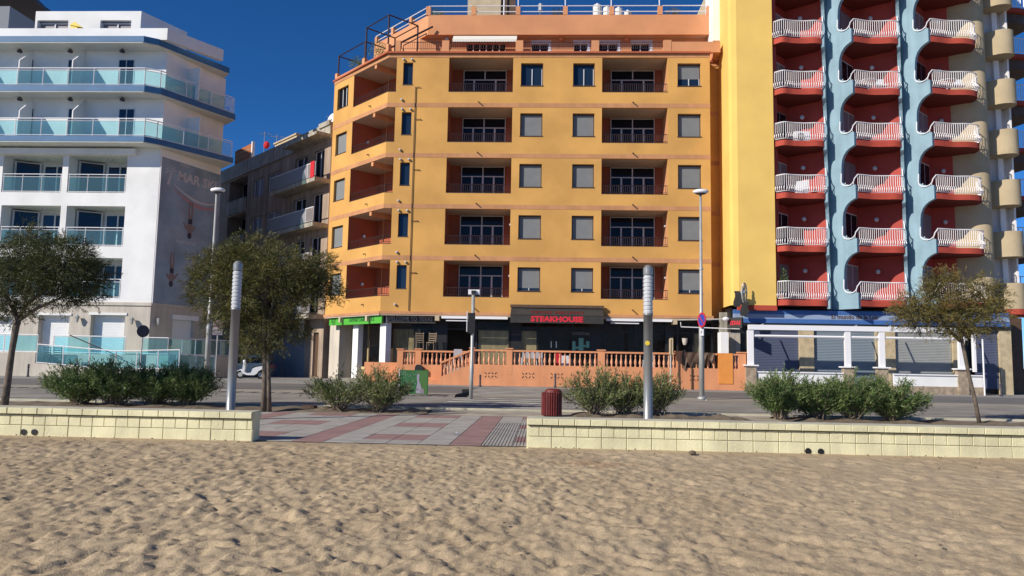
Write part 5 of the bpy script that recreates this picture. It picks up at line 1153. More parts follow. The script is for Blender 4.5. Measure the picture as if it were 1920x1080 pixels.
# white pergola frame
YPg=40.2; ze=Z(1550,618,YPg)
t=thing('terrace_frame','white metal terrace frame with posts on stone piers in front of the shutters','frame',(18,YPg,.2))
x0,x1=X(1403,620,YPg),X(1812,625,YPg)
b=MB(); z=Z(1500,616,YPg); b.box(x0,x1,YPg-.12,YPg+.12,z-.10,z+.16); b.build('top_beam','wrail',t)
b=MB(); z=Z(1500,628,YPg); b.tube([(x0,YPg,z-.08),(x1,YPg,z-.08)],.07,6); b.build('lower_beam','wrail',t)
for px,w_ in ((1407,.15),(1589,.14),(1653,.14),(1802,.14),(1826,.06)):
    x=X(px,660,YPg); b=MB(); b.box(x-w_,x+w_,YPg-.1,YPg+.1,1.55 if px<1820 else 1.4,z+.2); b.build('post','wrail',t)
    if px<1820:
        b=MB(); b.box(x-.26,x+.26,YPg-.15,YPg+.2,.2,1.5); b.build('stone_pier','stone',t); b=MB(); b.box(x-.36,x+.36,YPg-.24,YPg+.28,1.5,1.57); b.build('pier_cap','wrail',t)
for k,px in enumerate((1410,1590,1655,1800)):
    x=X(px,620,YPg); b=MB(); b.tube([(x,YPg,z+.3),(x+.9,41.3,za-.1)],.04,5); b.build('folding_arm','wrail',t)
for a,c in ((1420,1585),(1675,1795),(1808,1842)):
    b=MB(); b.box(X(a,710,YPg),X(c,710,YPg),YPg-.05,YPg+.15,.62,1.18); b.build('low_wall','white',t); b=MB(); b.box(X(a,710,YPg),X(c,710,YPg),YPg-.07,YPg+.15,.15,.62); b.build('stone_plinth','stone',t); b=MB(); b.box(X(a,710,YPg)-.02,X(c,710,YPg)+.02,YPg-.12,YPg+.2,1.18,1.24); b.build('wall_cap','wrail',t)
b=MB(); b.box(X(1665,700,YPg),X(1842,700,YPg),YPg+.16,YSF,.14,.35); b.build('terrace_floor','concrete',t)
b=MB(); x=X(1843,660,39.9); b.tube([(x,39.9,.2),(x,39.9,Z(1843,636,39.9))],.04,6); b.build('pole','wrail',label='thin white pole at the right end of the shuttered terrace',cat='pole')
b=MB(); b.box(25.6,26.3,42.9,43.5,.2,4.4); b.build('street_pillar','wood',TW)
# convex mirror / metal sign cluster on the yellow wall
x=X(1391,560,YY-.4); y=YY-.45; z=Z(1391,560,y)
t=thing('mirror_bracket','round metal emblem and two black cloth shapes hung on a bracket by the yellow wall','ornament',(x,y,z-1))
b=MB(); c_=Vector((x+.12,y,z+.3))
for r_ in (.52,.50): 
    b.tube([c_+Vector((.32*r_*math.cos(R_(a))/.5*.5,0.25*math.cos(R_(a))*r_,.56*math.sin(R_(a)))) for a in range(0,361,24)],.035,5)
for a in (20,75,130,200,290): b.tube([c_+Vector((0,0,-.05)),c_+Vector((.17*math.cos(R_(a)),.1*math.cos(R_(a)),.5*math.sin(R_(a))))],.04,5)
b.ball(c_+Vector((-.08,-.05,.05)),.13,8,5,(1.2,.5,1)); b.build('metal_emblem','galv',t)
def rag(cx,cz,w_,h_,name):
    b=MB(); n=7; P=[(cx+w_*(-.35+.1*math.sin(k)) if s<0 else cx+w_*(.4+.12*math.sin(k*2)),cz+h_*(.5-k/(n-1))) for s in(-1,) for k in range(n)]+[(cx+w_*(.4+.12*math.sin(k*2))*(1 if k<n-1 else .2),cz+h_*(.5-k/(n-1))) for k in range(n-1,-1,-1)]
    b.xprism([(p[0],y-.06,p[1]) for p in P],[(p[0],y+.06,p[1]) for p in P]); b.build(name,'black2',t)
rag(x-.22,z-.02,.55,.85,'cloth_shape'); rag(x+.12,z-.55,.5,.75,'cloth_shape')
b=MB(); b.tube([(x-.05,y,z-1.2),(x+.05,y,z+.2),(x+.05,YY,z+.2)],.04,6); b.build('bracket','galv',t)
# red bracket sign
Ys=40.9; t=thing('bracket_sign','small black projecting sign with red lettering beside the terrace','sign',(X(1378,605,Ys),Ys,Z(1378,605,Ys)))
sgn=Fac((X(1365,613,Ys+.5),Ys+.5),(X(1391,610,Ys-.2),Ys-.2)); z0=Z(1378,615,Ys); z1=Z(1378,595,Ys)
b=MB(); sgn.box(b,0,sgn.L,z0,z1,0,.12); b.build('panel','black2',t); text('lettering','TEXAS',.30,'redtext',sgn.W(sgn.L/2,z0+.18,-.004),sgn.u,sgn.n,t,ext=.004,bold=.012,skew=.15,sx=sgn.L/1.1)
b=MB(); p=Vector((X(1361,598,Ys+.3),Ys+.3,Z(1361,598,Ys+.3))); b.ball(p,.14,8,5,(1.3,.8,.8)); b.build('spotlight','wrail',t)
# potted shrubs and clutter on balconies come with the plants below
# ================================================================ STREET FURNITURE
def G(px,py,z=None):
    p=PZ(px,py,0.0)
    for _ in range(6): p=PZ(px,py,gz(p.y))
    return p
def column_lamp(px,py,ptop,lab,sticker=False):
    Yl=17.6; p=Vector((X(px,py,Yl),Yl,0)); h=Z(px+3,ptop,p.y)-p.z; r=.104
    t=thing('column_lamp',lab,'street lamp',(p.x,p.y,p.z),'steel column lamps along the promenade',0,False)
    b=MB(); b.lathe([(r*1.05,0),(r*1.05,.03),(r,.035),(r,h-1.18),(r*1.08,h-1.18),(r*1.08,h-1.13)],(0,0,0),24); b.sm=False
    me=b.mesh('column','steel'); me.polygons.foreach_set('use_smooth',[True]*len(me.polygons)); obj('column',me,t)
    b=MB(); pr=[(r*1.0,h-1.13)]
    for i in range(10): z=h-1.12+i*.088; pr+=[(r*1.06,z),(r*1.06,z+.05),(r*.93,z+.06),(r*.93,z+.08)]
    b.lathe(pr,(0,0,0),20); b.build('ribbed_diffuser','lamphead',t)
    b=MB(); b.lathe([(r*1.05,h-.235),(r*1.08,h-.18),(r*1.08,h-.08),(r*.7,h-.02),(r*.3,h)],(0,0,0),20); b.build('cap','steel',t)
    if sticker:
        b=MB(); a=R_(250); b.lathe([(.055,-.134),(.05,-.136)],(-.03,0,1.95),12,'y'); b.build('sticker','gold',t)
column_lamp(432,768,489,'brushed steel column lamp with ribbed head behind the left sea wall end')
column_lamp(1215,786,497,'brushed steel column lamp with a yellow sticker among the shrubs right of the litter bin',True)
def street_light(p,top,px2,lab,side):
    h=top-p.z; t=thing('street_light',lab,'street light',tuple(p),'tall road lights',0,False)
    lean=px2
    b=MB(); b.tube([(0,0,0),(0,0,.12)],.17,8); b.tube([(0,0,.1),(0,0,3.4),(lean*.5,0,3.45),(lean,0,h-.1)],[.105,.10,.068,.045],12); b.sm=True; b.build('pole','galv',t)
    b=MB(); b.lathe([(.09,h*.62),(.09,h*.62+.08)],(lean*.6,0,0),8); b.build('collar','galv',t)
    b=MB(); b.ball((lean+side*.18,-.05,h+.0),.26,12,6,(1.25,.8,.42)); b.sm=True; b.build('lamp_head','wrail',t)
    b=MB(); b.ball((lean+side*.18,-.05,h-.06),.2,10,5,(1.2,.8,.35)); b.sm=True; b.build('lens','signback',t)
    for k in range(4): a=R_(45+90*k); b=MB(); b.hexa([(.1*math.cos(a)-.02,.1*math.sin(a)-.02,0),(.24*math.cos(a),.24*math.sin(a),0),(.24*math.cos(a)+.02,.24*math.sin(a)+.02,0),(.1*math.cos(a)+.02,.1*math.sin(a)+.02,0),(.1*math.cos(a)-.02,.1*math.sin(a)-.02,.2),(.14*math.cos(a),.14*math.sin(a),.04),(.14*math.cos(a)+.02,.14*math.sin(a)+.02,.04),(.1*math.cos(a)+.02,.1*math.sin(a)+.02,.2)]); b.build('base_fin','galv',t)
    return t
p=G(1316,750); street_light(p,Z(1326,360,p.y),.0,'tall pale road light carrying the blue no parking sign, right of the steakhouse',.0)
p=Vector((X(386,720,31),31,gz(31))); street_light(p,Z(404,357,31),.0,'tall pale road light rising beside the swimmer mural, behind the middle tree',.35)
def round_sign(px,py,r,Y,face,rim,name,lab,par=None,rot=0):
    pass
# blue and red no-stopping sign on the right road light
q=G(1316,750); Ys=q.y-.2
c=Vector((X(1318,600,Ys)-.03,Ys,Z(1318,600,Ys))); t=thing('no_parking_sign','round blue sign with red rim and small plate strapped to the right road light','sign',tuple(c),None,R_(-70),False)
def disc(b,r0,r1,y0,seg=20): b.add([(r*math.cos(2*math.pi*k/seg),y0,r*math.sin(2*math.pi*k/seg)) for r in(r0,r1) for k in range(seg)],[(k,(k+1)%seg,seg+(k+1)%seg,seg+k) for k in range(seg)])
b=MB(); b.lathe([(.29,0),(.30,-.01),(.30,-.025),(.0,-.026)],(0,0,0),20,'y'); b.build('plate','signred',t)
b=MB(); b.lathe([(.23,-.027),(.0,-.031)],(0,0,0),20,'y'); b.build('blue_face','signblue',t)
b=MB(); b.box(-.24,.24,-.034,-.032,-.028,.028); o=b.build('diagonal_bar','signred',t); o.rotation_euler.y=R_(45)
b=MB(); b.box(-.17,.12,-.02,0,-.62,-.36); b.build('small_plate','wframe',t)
text('lettering','P',.2,'black',(-.02,-.022,-.56),(1,0,0),(0,-1,0),t,ext=.002)
# dark round sign and rectangular sign on the left
p=Vector((X(263,690,36),36,.2)); c_=Z(265,621,36); t=thing('round_sign','round dark sign on a thin pole in front of the white hotel corner','sign',tuple(p),None,R_(50),False)
b=MB(); b.tube([(0,0,0),(0,0,c_+.1)],.03,6); b.build('pole','galv',t); b=MB(); b.lathe([(.28,-.03),(.30,-.04),(.30,-.05),(0,-.055)],(0,0,c_-.2),18,'y'); b.build('plate','signback',t)
Y=40; p=Vector((X(404,690,Y),Y,.2)); z0=Z(407,628,Y)-.2; z1=Z(407,600.5,Y)-.2; t=thing('parking_sign','white rectangular sign with dark ring on a pole at the side street corner','sign',tuple(p),None,0,False)
w_=.30; b=MB(); b.tube([(0,.03,0),(0,.03,z1)],.035,6); b.build('pole','galv',t); b=MB(); b.box(-.26,.28,-.03,0,z0,z1); b.build('plate','door',t)
b=MB(); b.lathe([(.19,-.032),(.0,-.036)],(0.01,0,z1-.25),18,'y'); b.build('ring','mpink',t); b=MB(); b.lathe([(.14,-.037),(0,-.04)],(.01,0,z1-.25),18,'y'); b.build('ring_face','signback',t)
text('lettering','EXCEPTE',.11,'black',(.01,-.032,z0+.2),(1,0,0),(0,-1,0),t,ext=.001); text('lettering','VEHICLES',.11,'black',(.01,-.032,z0+.06),(1,0,0),(0,-1,0),t,ext=.001)
# traffic signal seen from behind
p=G(883,748); t=thing('traffic_signal','galvanised signal pole with white backed box and black signal head at the zebra crossing','traffic light',tuple(p),None,0,False)
h=Z(886,551,p.y)-p.z; b=MB(); b.lathe([(.07,0),(.07,1.2),(.062,1.22),(.062,h-.05)],(0,0,0),10); b.sm=True; b.build('pole','galv',t)
b=MB(); b.box(-.19,.23,-.02,.0,h-.02,h+.16); b.build('white_backplate','wrail',t); b=MB(); b.box(-.07,.1,-.10,-.02,h+.0,h+.12); b.build('camera_box','black',t)
zc0=Z(883,625,p.y)-p.z; zc1=Z(883,587,p.y)-p.z; b=MB(); b.box(-.16,.09,-.14,.0,zc0,zc1); 
for k in range(3): z=zc0+.12+(zc1-zc0)/3*k; b.lathe([(.09,0),(.10,-.14),(.085,-.14),(.08,0)],(-.03,.16,z),10,'y')
b.build('signal_head','black',t); b=MB(); b.box(-.21,-.185,-.17,.02,zc0+.05,zc1+.06); b.build('backing_board','wrail',t)
# bollards
def bollard(px,py,ptop,lab,lean=0):
    p=G(px,py); p.z=max(p.z,.2) if p.y>37.6 else p.z; h=Z(px,ptop,p.y)-p.z
    t=thing('bollard',lab,'bollard',tuple(p),'dark iron bollards',0,False); b=MB(); b.lathe([(.085,0),(.085,.06),(.05,.1),(.045,h-.22),(.06,h-.2),(.06,h-.16),(.04,h-.13)],(0,0,0),8); b.build('post','signback',t); b=MB(); b.ball((0,0,h-.07),.065,8,5); b.build('knob','signback',t)
bollard(52,707,682,'dark iron bollard before the white hotel terrace at the far left')
bollard(900,726,702,'dark iron bollard against the orange terrace wall beside the traffic signal')
bollard(1041,727,700,'dark iron bollard behind the left edge of the shrubs right of the litter bin')
bollard(1878,744,719,'dark iron bollard at the right end of the shuttered shops')
# slatted litter bin
p=G(1034,780.5); r=.255; h=.67; t=thing('litter_bin','round oxblood red slatted litter bin behind the left end of the right sea wall','litter bin',tuple(p),None,0,False)
sl_me=None
b=MB(); b.add([(-.024,-.012,.03),(.024,-.012,.03),(.024,.010,.03),(-.024,.010,.03),(-.024,-.012,h-.02),(.024,-.012,h-.02),(.024,.010,h-.02),(-.024,.010,h-.02)],[(3,2,1,0),(4,5,6,7),(0,1,5,4),(1,2,6,5),(2,3,7,6),(3,0,4,7)]); b.tube([(0,-.012,.03),(0,-.012,h-.02)],.018,6); sl_me=b.mesh('slat','bin')
for k in range(26): a=2*math.pi*k/26; obj('slat',sl_me,t,loc=(r*math.sin(a),-r*math.cos(a),0),rz=a)
b=MB(); b.lathe([(r-.03,.02),(r-.03,h-.03)],(0,0,0),20); b.build('inner_drum','black',t)
b=MB(); b.lathe([(r+.012,h-.10),(r+.015,h-.07),(r-.0,h-.07)],(0,0,0),20); b.lathe([(r-.01,h-.02),(r-.05,h+.05),(r-.11,h+.08)],(.04,0.0,0),16); b.build('rim','bin',t)
# green painted board
p0=G(748,741); p1=G(803,741); Yb=p0.y; h=Z(775,694,Yb)-p0.z
t=thing('painted_board','green board painted with pale leaves and a sitting figure, standing on the kerbside','board',((p0.x+p1.x)/2,Yb,p0.z),None,0,False); wB=(p1.x-p0.x)/2
b=MB(); b.box(-wB,wB,0,.05,.06,h); b.build('panel','green2',t)
b=MB(); b.box(wB*.3,wB,-.004,-.001,.07,h-.03); b.build('green_field',mat('board_green',(.05,.14,.03),.7),t)
for sx_ in (-wB-.02,wB): b=MB(); b.box(sx_,sx_+.035,-.02,.07,0,h+.02); b.build('leg','wframe' if sx_<0 else 'green2',t)
rr=random.Random(5); b=MB()
for i in range(70):
    x=rr.uniform(-wB*.9,wB*.25); z=rr.uniform(.2,h-.08); a=rr.uniform(0,3.1); l_=rr.uniform(.03,.10); b.add([(x,-.006,z),(x+l_*.5*math.cos(a)-.015*math.sin(a),-.006,z+l_*.5*math.sin(a)+.015*math.cos(a)),(x+l_*math.cos(a),-.006,z+l_*math.sin(a)),(x+l_*.5*math.cos(a)+.015*math.sin(a),-.006,z+l_*.5*math.sin(a)-.015*math.cos(a))],[(0,1,2,3)])
b.build('painted_leaves',mat('board_pale_green',(.16,.24,.17),.7),t)
b=MB(); fgr=[(.28,h*.86),(.42,h*.84),(.44,h*.72),(.40,h*.62),(.52,h*.45),(.60,h*.3),(.78,h*.2),(.80,h*.08),(.5,.09),(.2,.09),(.22,h*.25),(.30,h*.5),(.27,h*.64),(.25,h*.75)]
b.add([(u*wB,-.008,z) for u,z in fgr],[tuple(range(len(fgr)))]); b.build('painted_figure',mat('board_grey_lilac',(.28,.26,.32),.7),t)
b=MB(); b.add([(wB*(.66+.16*math.cos(R_(a))),-.012,h*.19+.09*math.sin(R_(a))) for a in range(0,360,30)],[tuple(range(12))]); b.build('painted_flower','door',t)
# thin pole with a flat board before the terrace
p=Vector((X(1257.5,700,39.9),39.9,.2)); t=thing('sign_pole','slim pale yellow pole with an edge-on board beside the terrace balusters','pole',tuple(p),None,0,False)
h=Z(1257,634,39.9)-.2; b=MB(); b.tube([(0,0,0),(0,0,h)],.04,6); b.build('pole','gold' if 0 else 'cream',t); b=MB(); b.box(-.06,-.01,-.15,.15,h-.85,h-.05); b.box(.04,.10,-.2,.15,h-.9,h); b.build('board','sandst',t)
# scooter
def torus(b,c,R,r,seg=18,s2=6):
    vs=[];
    for i in range(seg):
        a=2*math.pi*i/seg
        for k in range(s2):
            t_=2*math.pi*k/s2; rr_=R+r*math.cos(t_); vs.append((c[0]+rr_*math.cos(a),c[1]+r*math.sin(t_),c[2]+rr_*math.sin(a)))
    b.add(vs,[(i*s2+k,((i+1)%seg)*s2+k,((i+1)%seg)*s2+(k+1)%s2,i*s2+(k+1)%s2) for i in range(seg) for k in range(s2)])
def side_prism(b,pts,w): b.xprism([(x,-w,z) for x,z in pts],[(x,w,z) for x,z in pts])
Y=44.5; p=Vector((X(470,712,Y),Y,gz(Y)+.02)); t=thing('scooter','white motor scooter parked side on in the shaded side street','scooter',tuple(p),None,R_(8),False)
for x,nm in ((-.62,'front_wheel'),(.55,'rear_wheel')):
    b=MB(); torus(b,(x,0,.26),.20,.06); o=b.build('wheel','rubber',t); b=MB(); b.lathe([(.14,-.03),(.14,.03)],(x,0,.26),10,'y'); b.build('rim','galv',o)
b=MB(); side_prism(b,[(-.5,.35),(-.42,.30),(-.2,.22),(.2,.22),(.35,.30),(.45,.45),(.85,.72),(.82,.80),(.3,.70),(.12,.62),(.02,.36),(-.2,.34),(-.36,.42),(-.28,.9),(-.36,1.0),(-.44,.95)],.15); b.build('body','scoot',t)
b=MB(); side_prism(b,[(-.80,.46),(-.55,.58),(-.42,.44),(-.45,.36),(-.6,.50),(-.8,.42)],.09); b.build('front_mudguard','scoot',t)
b=MB(); side_prism(b,[(.08,.70),(.3,.76),(.78,.86),(.82,.80),(.3,.70),(.1,.64)],.14); b.build('seat','black',t)
b=MB(); b.tube([(-.33,0,.95),(-.30,0,1.12)],.03,6); b.tube([(-.26,-.32,1.1),(-.32,0,1.12),(-.26,.32,1.1)],.022,6); b.build('handlebar','black',t)
b=MB(); b.ball((-.40,0,1.03),.11,8,6); b.build('headlight','scoot',t)
for s in (-1,1): b=MB(); b.tube([(-.27,s*.22,1.1),(-.25,s*.28,1.28)],.01,4); b.ball((-.25,s*.28,1.3),.06,8,5,(.4,1,.7)); b.build('mirror','black',t)
b=MB(); b.tube([(.1,-.15,.12),(.16,-.3,.0)],.015,5); b.build('stand','iron',t)
# parked cars
def car(loc,rz,lab,paint,L=4.1):
    t=thing('parked_car',lab,'car',loc,None,rz,False); w=.84
    low=[(-2.0,.28),(-2.05,.55),(-1.9,.74),(-1.1,.86),(1.75,.92),(2.02,.80),(2.05,.45),(1.95,.26)]
    b=MB(); side_prism(b,low,w); b.build('body',paint,t)
    top=[(-1.1,.86),(-.45,1.36),(-.1,1.44),(1.1,1.44),(1.5,1.32),(1.85,.92)]
    b=MB(); b.xprism([(x,-(w-.02-(z-.86)*.22),z) for x,z in top],[(x,(w-.02-(z-.86)*.22),z) for x,z in top]); b.build('cabin',paint,t)
    for s in (-1,1):
        for a,c in (((-.95,.92),(.18,1.36)),((.26,.94),(1.42,1.34))):
            b=MB(); x0,x1=a[0],c[0]; 
            P=[(x0,a[1]),(x1-.02,a[1]),(x1-.02,c[1]-.02),(max(x0,-.38) if x0<0 else x0,c[1]-.03)]
            if x0>0: P=[(x0,a[1]),(x1+.2,a[1]),(x1-.05,c[1]-.04),(x0,c[1]-.02)]
            b.add([(x,s*(w-.012-(z-.86)*.22),z) for x,z in P],[(0,1,2,3)]); b.build('side_window','pane',t)
    b=MB(); b.add([(-1.12,-.7,.9),(-1.12,.7,.9),(-.48,.62,1.355),(-.48,-.62,1.355)],[(0,1,2,3)]); b.build('windscreen','pane',t)
    b=MB(); b.add([(1.86,-.68,.94),(1.86,.68,.94),(1.52,.6,1.31),(1.52,-.6,1.31)],[(0,1,2,3)]); b.build('rear_window','pane',t)
    for x in (-1.25,1.25):
        for s in(-1,1): b=MB(); b.lathe([(.2,-.0),(.31,.0),(.32,.1),(.31,.2),(.2,.2)],(x,s*.76-.1,.31),16,'y'); o=b.build('wheel','rubber',t); b=MB(); b.lathe([(.19,-.012),(.19,.212)],(x,s*.76-.1,.31),10,'y'); b.build('rim','galv',o)
    for s in (-1,1):
        b=MB(); b.box(-2.06,-1.96,s*.6-.16,s*.6+.16,.58,.72); b.build('headlight','lamphead',t); b=MB(); b.box(1.98,2.07,s*.66-.1,s*.66+.1,.62,.84); b.build('tail_light','signred',t)
car((X(452,690,49),49,.2),R_(10),'silver car parked in the dark side street behind the white scooter','carp')
car((X(1940,690,50),50,.2),R_(70),'blue car at the right edge of the picture beyond the tower pillars','carb')
# ================================================================ SHRUBS AND TREES
def leafquad(b,p,d,l,w,nrm):
    s=d.cross(nrm); 
    if s.length<1e-4: s=d.orthogonal()
    s=s.normalized()*w*.5; m=p+d*l*.45
    b.v+= [tuple(p),tuple(m+s),tuple(p+d*l),tuple(m-s)]; o=len(b.v)-4; b.f.append((o,o+1,o+2,o+3)); b.m.append(0)
def rnd(rr): return Vector((rr.gauss(0,1),rr.gauss(0,1),rr.gauss(0,1)))
def oleander(x,y,z,h,rad,lab,seed,dens=1.,mt='olean',grp=None,up=.5):
    rr=random.Random(seed); t=thing('oleander_shrub',lab,'shrub',(x,y,z),grp,0,False); st=MB(); lf=MB()
    n=int(64*dens)
    for i in range(n):
        a=rr.uniform(0,2*math.pi); rad_=rad*1.12*math.sqrt(rr.uniform(.01,1)); top=Vector((rad_*math.cos(a),rad_*.75*math.sin(a),h*(1-.34*(rad_/rad)**2)*rr.uniform(.68,1.04)))
        bs=Vector((rr.gauss(0,.09),rr.gauss(0,.07),0)); md=bs*.5+top*.5+Vector((-top.x*.12,-top.y*.12,-.04))
        st.tube([bs,md,top],[.014,.010,.005],4,False)
        pts=[bs+(md-bs)*k/4 for k in range(4)]+[md+(top-md)*k/6 for k in range(7)]
        nl=int(64*(.75 if mt=='olean2' else 1.25))
        for k in range(nl):
            u=rr.uniform(.22 if dens>.8 else .33,1)**.8; q=u*(len(pts)-1); j=min(int(q),len(pts)-2); p=pts[j]+(pts[j+1]-pts[j])*(q-j)
            p=p+rnd(rr)*.055; ax=(pts[j+1]-pts[j]).normalized(); d=(ax*rr.uniform(.2,1.1)+rnd(rr)*.55+Vector((0,0,.12))).normalized()
            leafquad(lf,p,d,rr.uniform(.09,.17),rr.uniform(.018,.030),rnd(rr).normalized())
        if rr.random()<.5:
            for k in range(2): sd=(top-md).normalized(); e=top+ (sd+rnd(rr)*.45).normalized()*rr.uniform(.1,.22); st.tube([md+(top-md)*.6,e],[.006,.003],3,False); [leafquad(lf,md+(top-md)*.6+(e-md-(top-md)*.6)*rr.random(),((e-md).normalized()+rnd(rr)*.5).normalized(),.11,.02,rnd(rr).normalized()) for _ in range(12)]
    st.build('stems','twig',t); lf.build('foliage',mt,t); return t
YB=21.4
def hx(px): return X(px,770,YB)
g1='oleander shrubs in the strip behind the sea walls'
def hgt(px,py): return Z(px,py,YB)-gz(YB)
oleander(hx(150),YB,.03,hgt(150,682)-.0,1.05,'leftmost oleander of the long hedge behind the left sea wall',1,1.6,grp=g1)
oleander(hx(215),YB-.1,.03,hgt(215,676),1.1,'second oleander from the left in the long hedge behind the left sea wall',2,1.6,grp=g1)
oleander(hx(285),YB+.1,.03,hgt(285,682),1.1,'third oleander from the left in the long hedge behind the left sea wall',3,1.6,grp=g1)
oleander(hx(350),YB,.03,hgt(350,684),.85,'rightmost oleander of the long hedge, next to the left column lamp',4,1.6,grp=g1)
oleander(hx(640),YB-.3,.0,hgt(640,694),.95,'straggly oleander with bare stems, left of the two beside the green painted board',5,.75,'olean2',grp=g1)
oleander(hx(715),YB-.4,.0,hgt(715,684),.85,'straggly oleander in front of the green painted board',6,1.0,'olean2',grp=g1)
oleander(hx(1112),YB-.1,.0,hgt(1105,688),.95,'sparse oleander just right of the red litter bin',7,1.0,'olean2',grp=g1)
oleander(hx(1172),YB+.1,.0,hgt(1172,694),.75,'sparse oleander left of the stickered column lamp',8,.9,'olean2',grp=g1)
oleander(hx(1232),YB+.3,.0,hgt(1232,692),.75,'sparse oleander behind and right of the stickered column lamp',9,.9,'olean2',grp=g1)
oleander(hx(1462),YB,.02,hgt(1462,697),.85,'leftmost oleander of the hedge in front of the roller shutters',10,1.5,grp=g1)
oleander(hx(1535),YB+.1,.02,hgt(1535,704),.95,'second oleander from the left in front of the roller shutters',11,1.4,grp=g1)
oleander(hx(1600),YB,.02,hgt(1595,700),1.0,'third oleander from the left in front of the roller shutters',12,1.5,grp=g1)
oleander(hx(1672),YB,.02,hgt(1670,710),.95,'rightmost oleander of the hedge in front of the roller shutters, left of the leaning tree',13,1.4,grp=g1)
def tamarisk(lab,base,trunk,limbs,clumps,mt,seed,nper=900,tr=.11):
    rr=random.Random(seed); t=thing('tamarisk_tree',lab,'tree',base,'tamarisk trees along the promenade',0,False)
    b=MB(); 
    for tk in trunk: b.tube([Vector(p) for p in tk[0]],tk[1],8)
    me=b.mesh('trunk','bark'); me.polygons.foreach_set('use_smooth',[True]*len(me.polygons)); obj('trunk',me,t)
    for lm in limbs:
        b=MB(); b.tube([Vector(p) for p in lm],[.055-.04*i/(len(lm)-1) for i in range(len(lm))],6); b.sm=True; b.build('limb','bark',t)
    lf=MB(); tw=MB()
    for (cx,cy,cz,rx,ry,rz_) in clumps:
        n=int(nper*rx*rz_/.35)
        # feathery sprays, denser towards sub-tufts, so gaps stay open
        tufts=[Vector((rr.gauss(0,.5),rr.gauss(0,.5),rr.gauss(0,.5))) for _ in range(int(18+26*rx))]
        tufts=[v if v.length<1 else v.normalized()*rr.uniform(.75,1.02) for v in tufts]
        c=Vector((cx,cy,cz))
        for v in tufts[::3]: e=c+Vector((v.x*rx,v.y*ry,v.z*rz_)); tw.tube([c+Vector((0,0,-rz_*.3)),(c+e)*.5+Vector((0,0,.03)),e],[.016,.011,.004],3,False)
        for i in range(n):
            v=rr.choice(tufts); tc=c+Vector((v.x*rx,v.y*ry,v.z*rz_)); o=rnd(rr)*.10; p=tc+o
            out=(Vector((v.x*rx,v.y*ry,v.z*rz_*.6))+rnd(rr)*.28+Vector((0,0,-.05 if v.z<0 else .12))).normalized()
            d=(out+rnd(rr)*.35).normalized()
            leafquad(lf,p,d,rr.uniform(.08,.19),rr.uniform(.012,.022),rnd(rr).normalized())
        for _ in range(int(26*rx/.5)):
            v=rnd(rr).normalized(); s0=c+Vector((v.x*rx*.8,v.y*ry*.8,v.z*rz_*.8)); dd=(Vector((v.x,v.y,v.z*.5))+rnd(rr)*.3+Vector((0,0,rr.uniform(-.35,.25)))).normalized(); Ls=rr.uniform(.18,.42); e=s0+dd*Ls+Vector((0,0,-.06))
            tw.tube([s0,e],[.006,.002],3,False)
            for k in range(34): u=rr.random(); leafquad(lf,s0+(e-s0)*u+rnd(rr)*.022,(dd+rnd(rr)*.45).normalized(),rr.uniform(.06,.13),rr.uniform(.009,.016),rnd(rr).normalized())
    tw.build('twigs','bark',t); lf.build('crown',mt,t); return t
def L3(px,py,Y,base): p=PY(px,py,Y); return (p.x-base[0],p.y-base[1],p.z-base[2])
# left tree
B=G(8,768); B=(B.x,B.y,0.); Yt=B[1]
L=lambda px,py,dy=0.: L3(px,py,Yt+dy,B)
s=1/68.
def cl(px,py,w_,h_,dy=0.,dd=None): p=L(px,py,dy); return (p[0],p[1],p[2],w_*s*.5*1.08,(dd or w_*s*.42),h_*s*.5*1.05)
tamarisk('dark tamarisk tree at the far left in front of the white hotel',B,[([L(6,775),L(14,720),L(22,660),L(30,612),L(36,595)],[.10,.085,.075,.085,.07])],
 [[L(34,600),L(45,575),L(55,540),L(62,500)],[L(36,600),L(70,578),L(110,560),L(150,535)],[L(33,600),L(20,570),L(5,545),L(-20,520)],[L(50,570),L(85,545),L(120,500)]],
 [cl(20,505,120,90),cl(75,480,110,90,.3),cl(120,490,110,80,-.2),cl(160,515,80,60),cl(95,545,130,60,.2),cl(20,555,110,55,-.3),cl(-40,520,110,90),cl(165,550,60,40,.1),cl(55,445,60,40,0),cl(135,465,60,40,0),cl(100,510,160,90,0),cl(30,585,60,30,.2)],'leafA',21,1700)
B=G(499,772); B=(B.x,B.y,0.); Yt=B[1]
tamarisk('broad olive tamarisk tree with twin trunks behind the left sea wall end',B,[([L(494,774),L(496,720),L(497,660),L(496,600),L(492,560)],[.085,.075,.07,.065,.05]),([L(505,774),L(504,720),L(503,660),L(506,600),L(514,560)],[.07,.06,.055,.05,.045])],
 [[L(496,640),L(470,590),L(430,540)],[L(504,640),L(530,580),L(570,530)],[L(497,600),L(500,540),L(490,490)],[L(510,600),L(560,560),L(600,520)]],
 [cl(420,500,110,90),cl(470,480,110,80,.3),cl(530,500,110,80,-.3),cl(580,500,90,70,.1),cl(610,520,60,70),cl(400,545,90,90,.1),cl(450,550,120,100,-.3),cl(510,560,120,100,.3),cl(565,555,90,90,-.2),cl(500,620,110,80,.1),cl(430,600,90,60,.2),cl(620,545,40,50,.2),cl(480,650,60,50,.1),cl(545,610,70,60,0.2),cl(385,500,40,60,.1),cl(490,520,200,110,.0)],'leafB',22,1550)
B=G(1836,796); B=(B.x,B.y,0.); Yt=B[1]
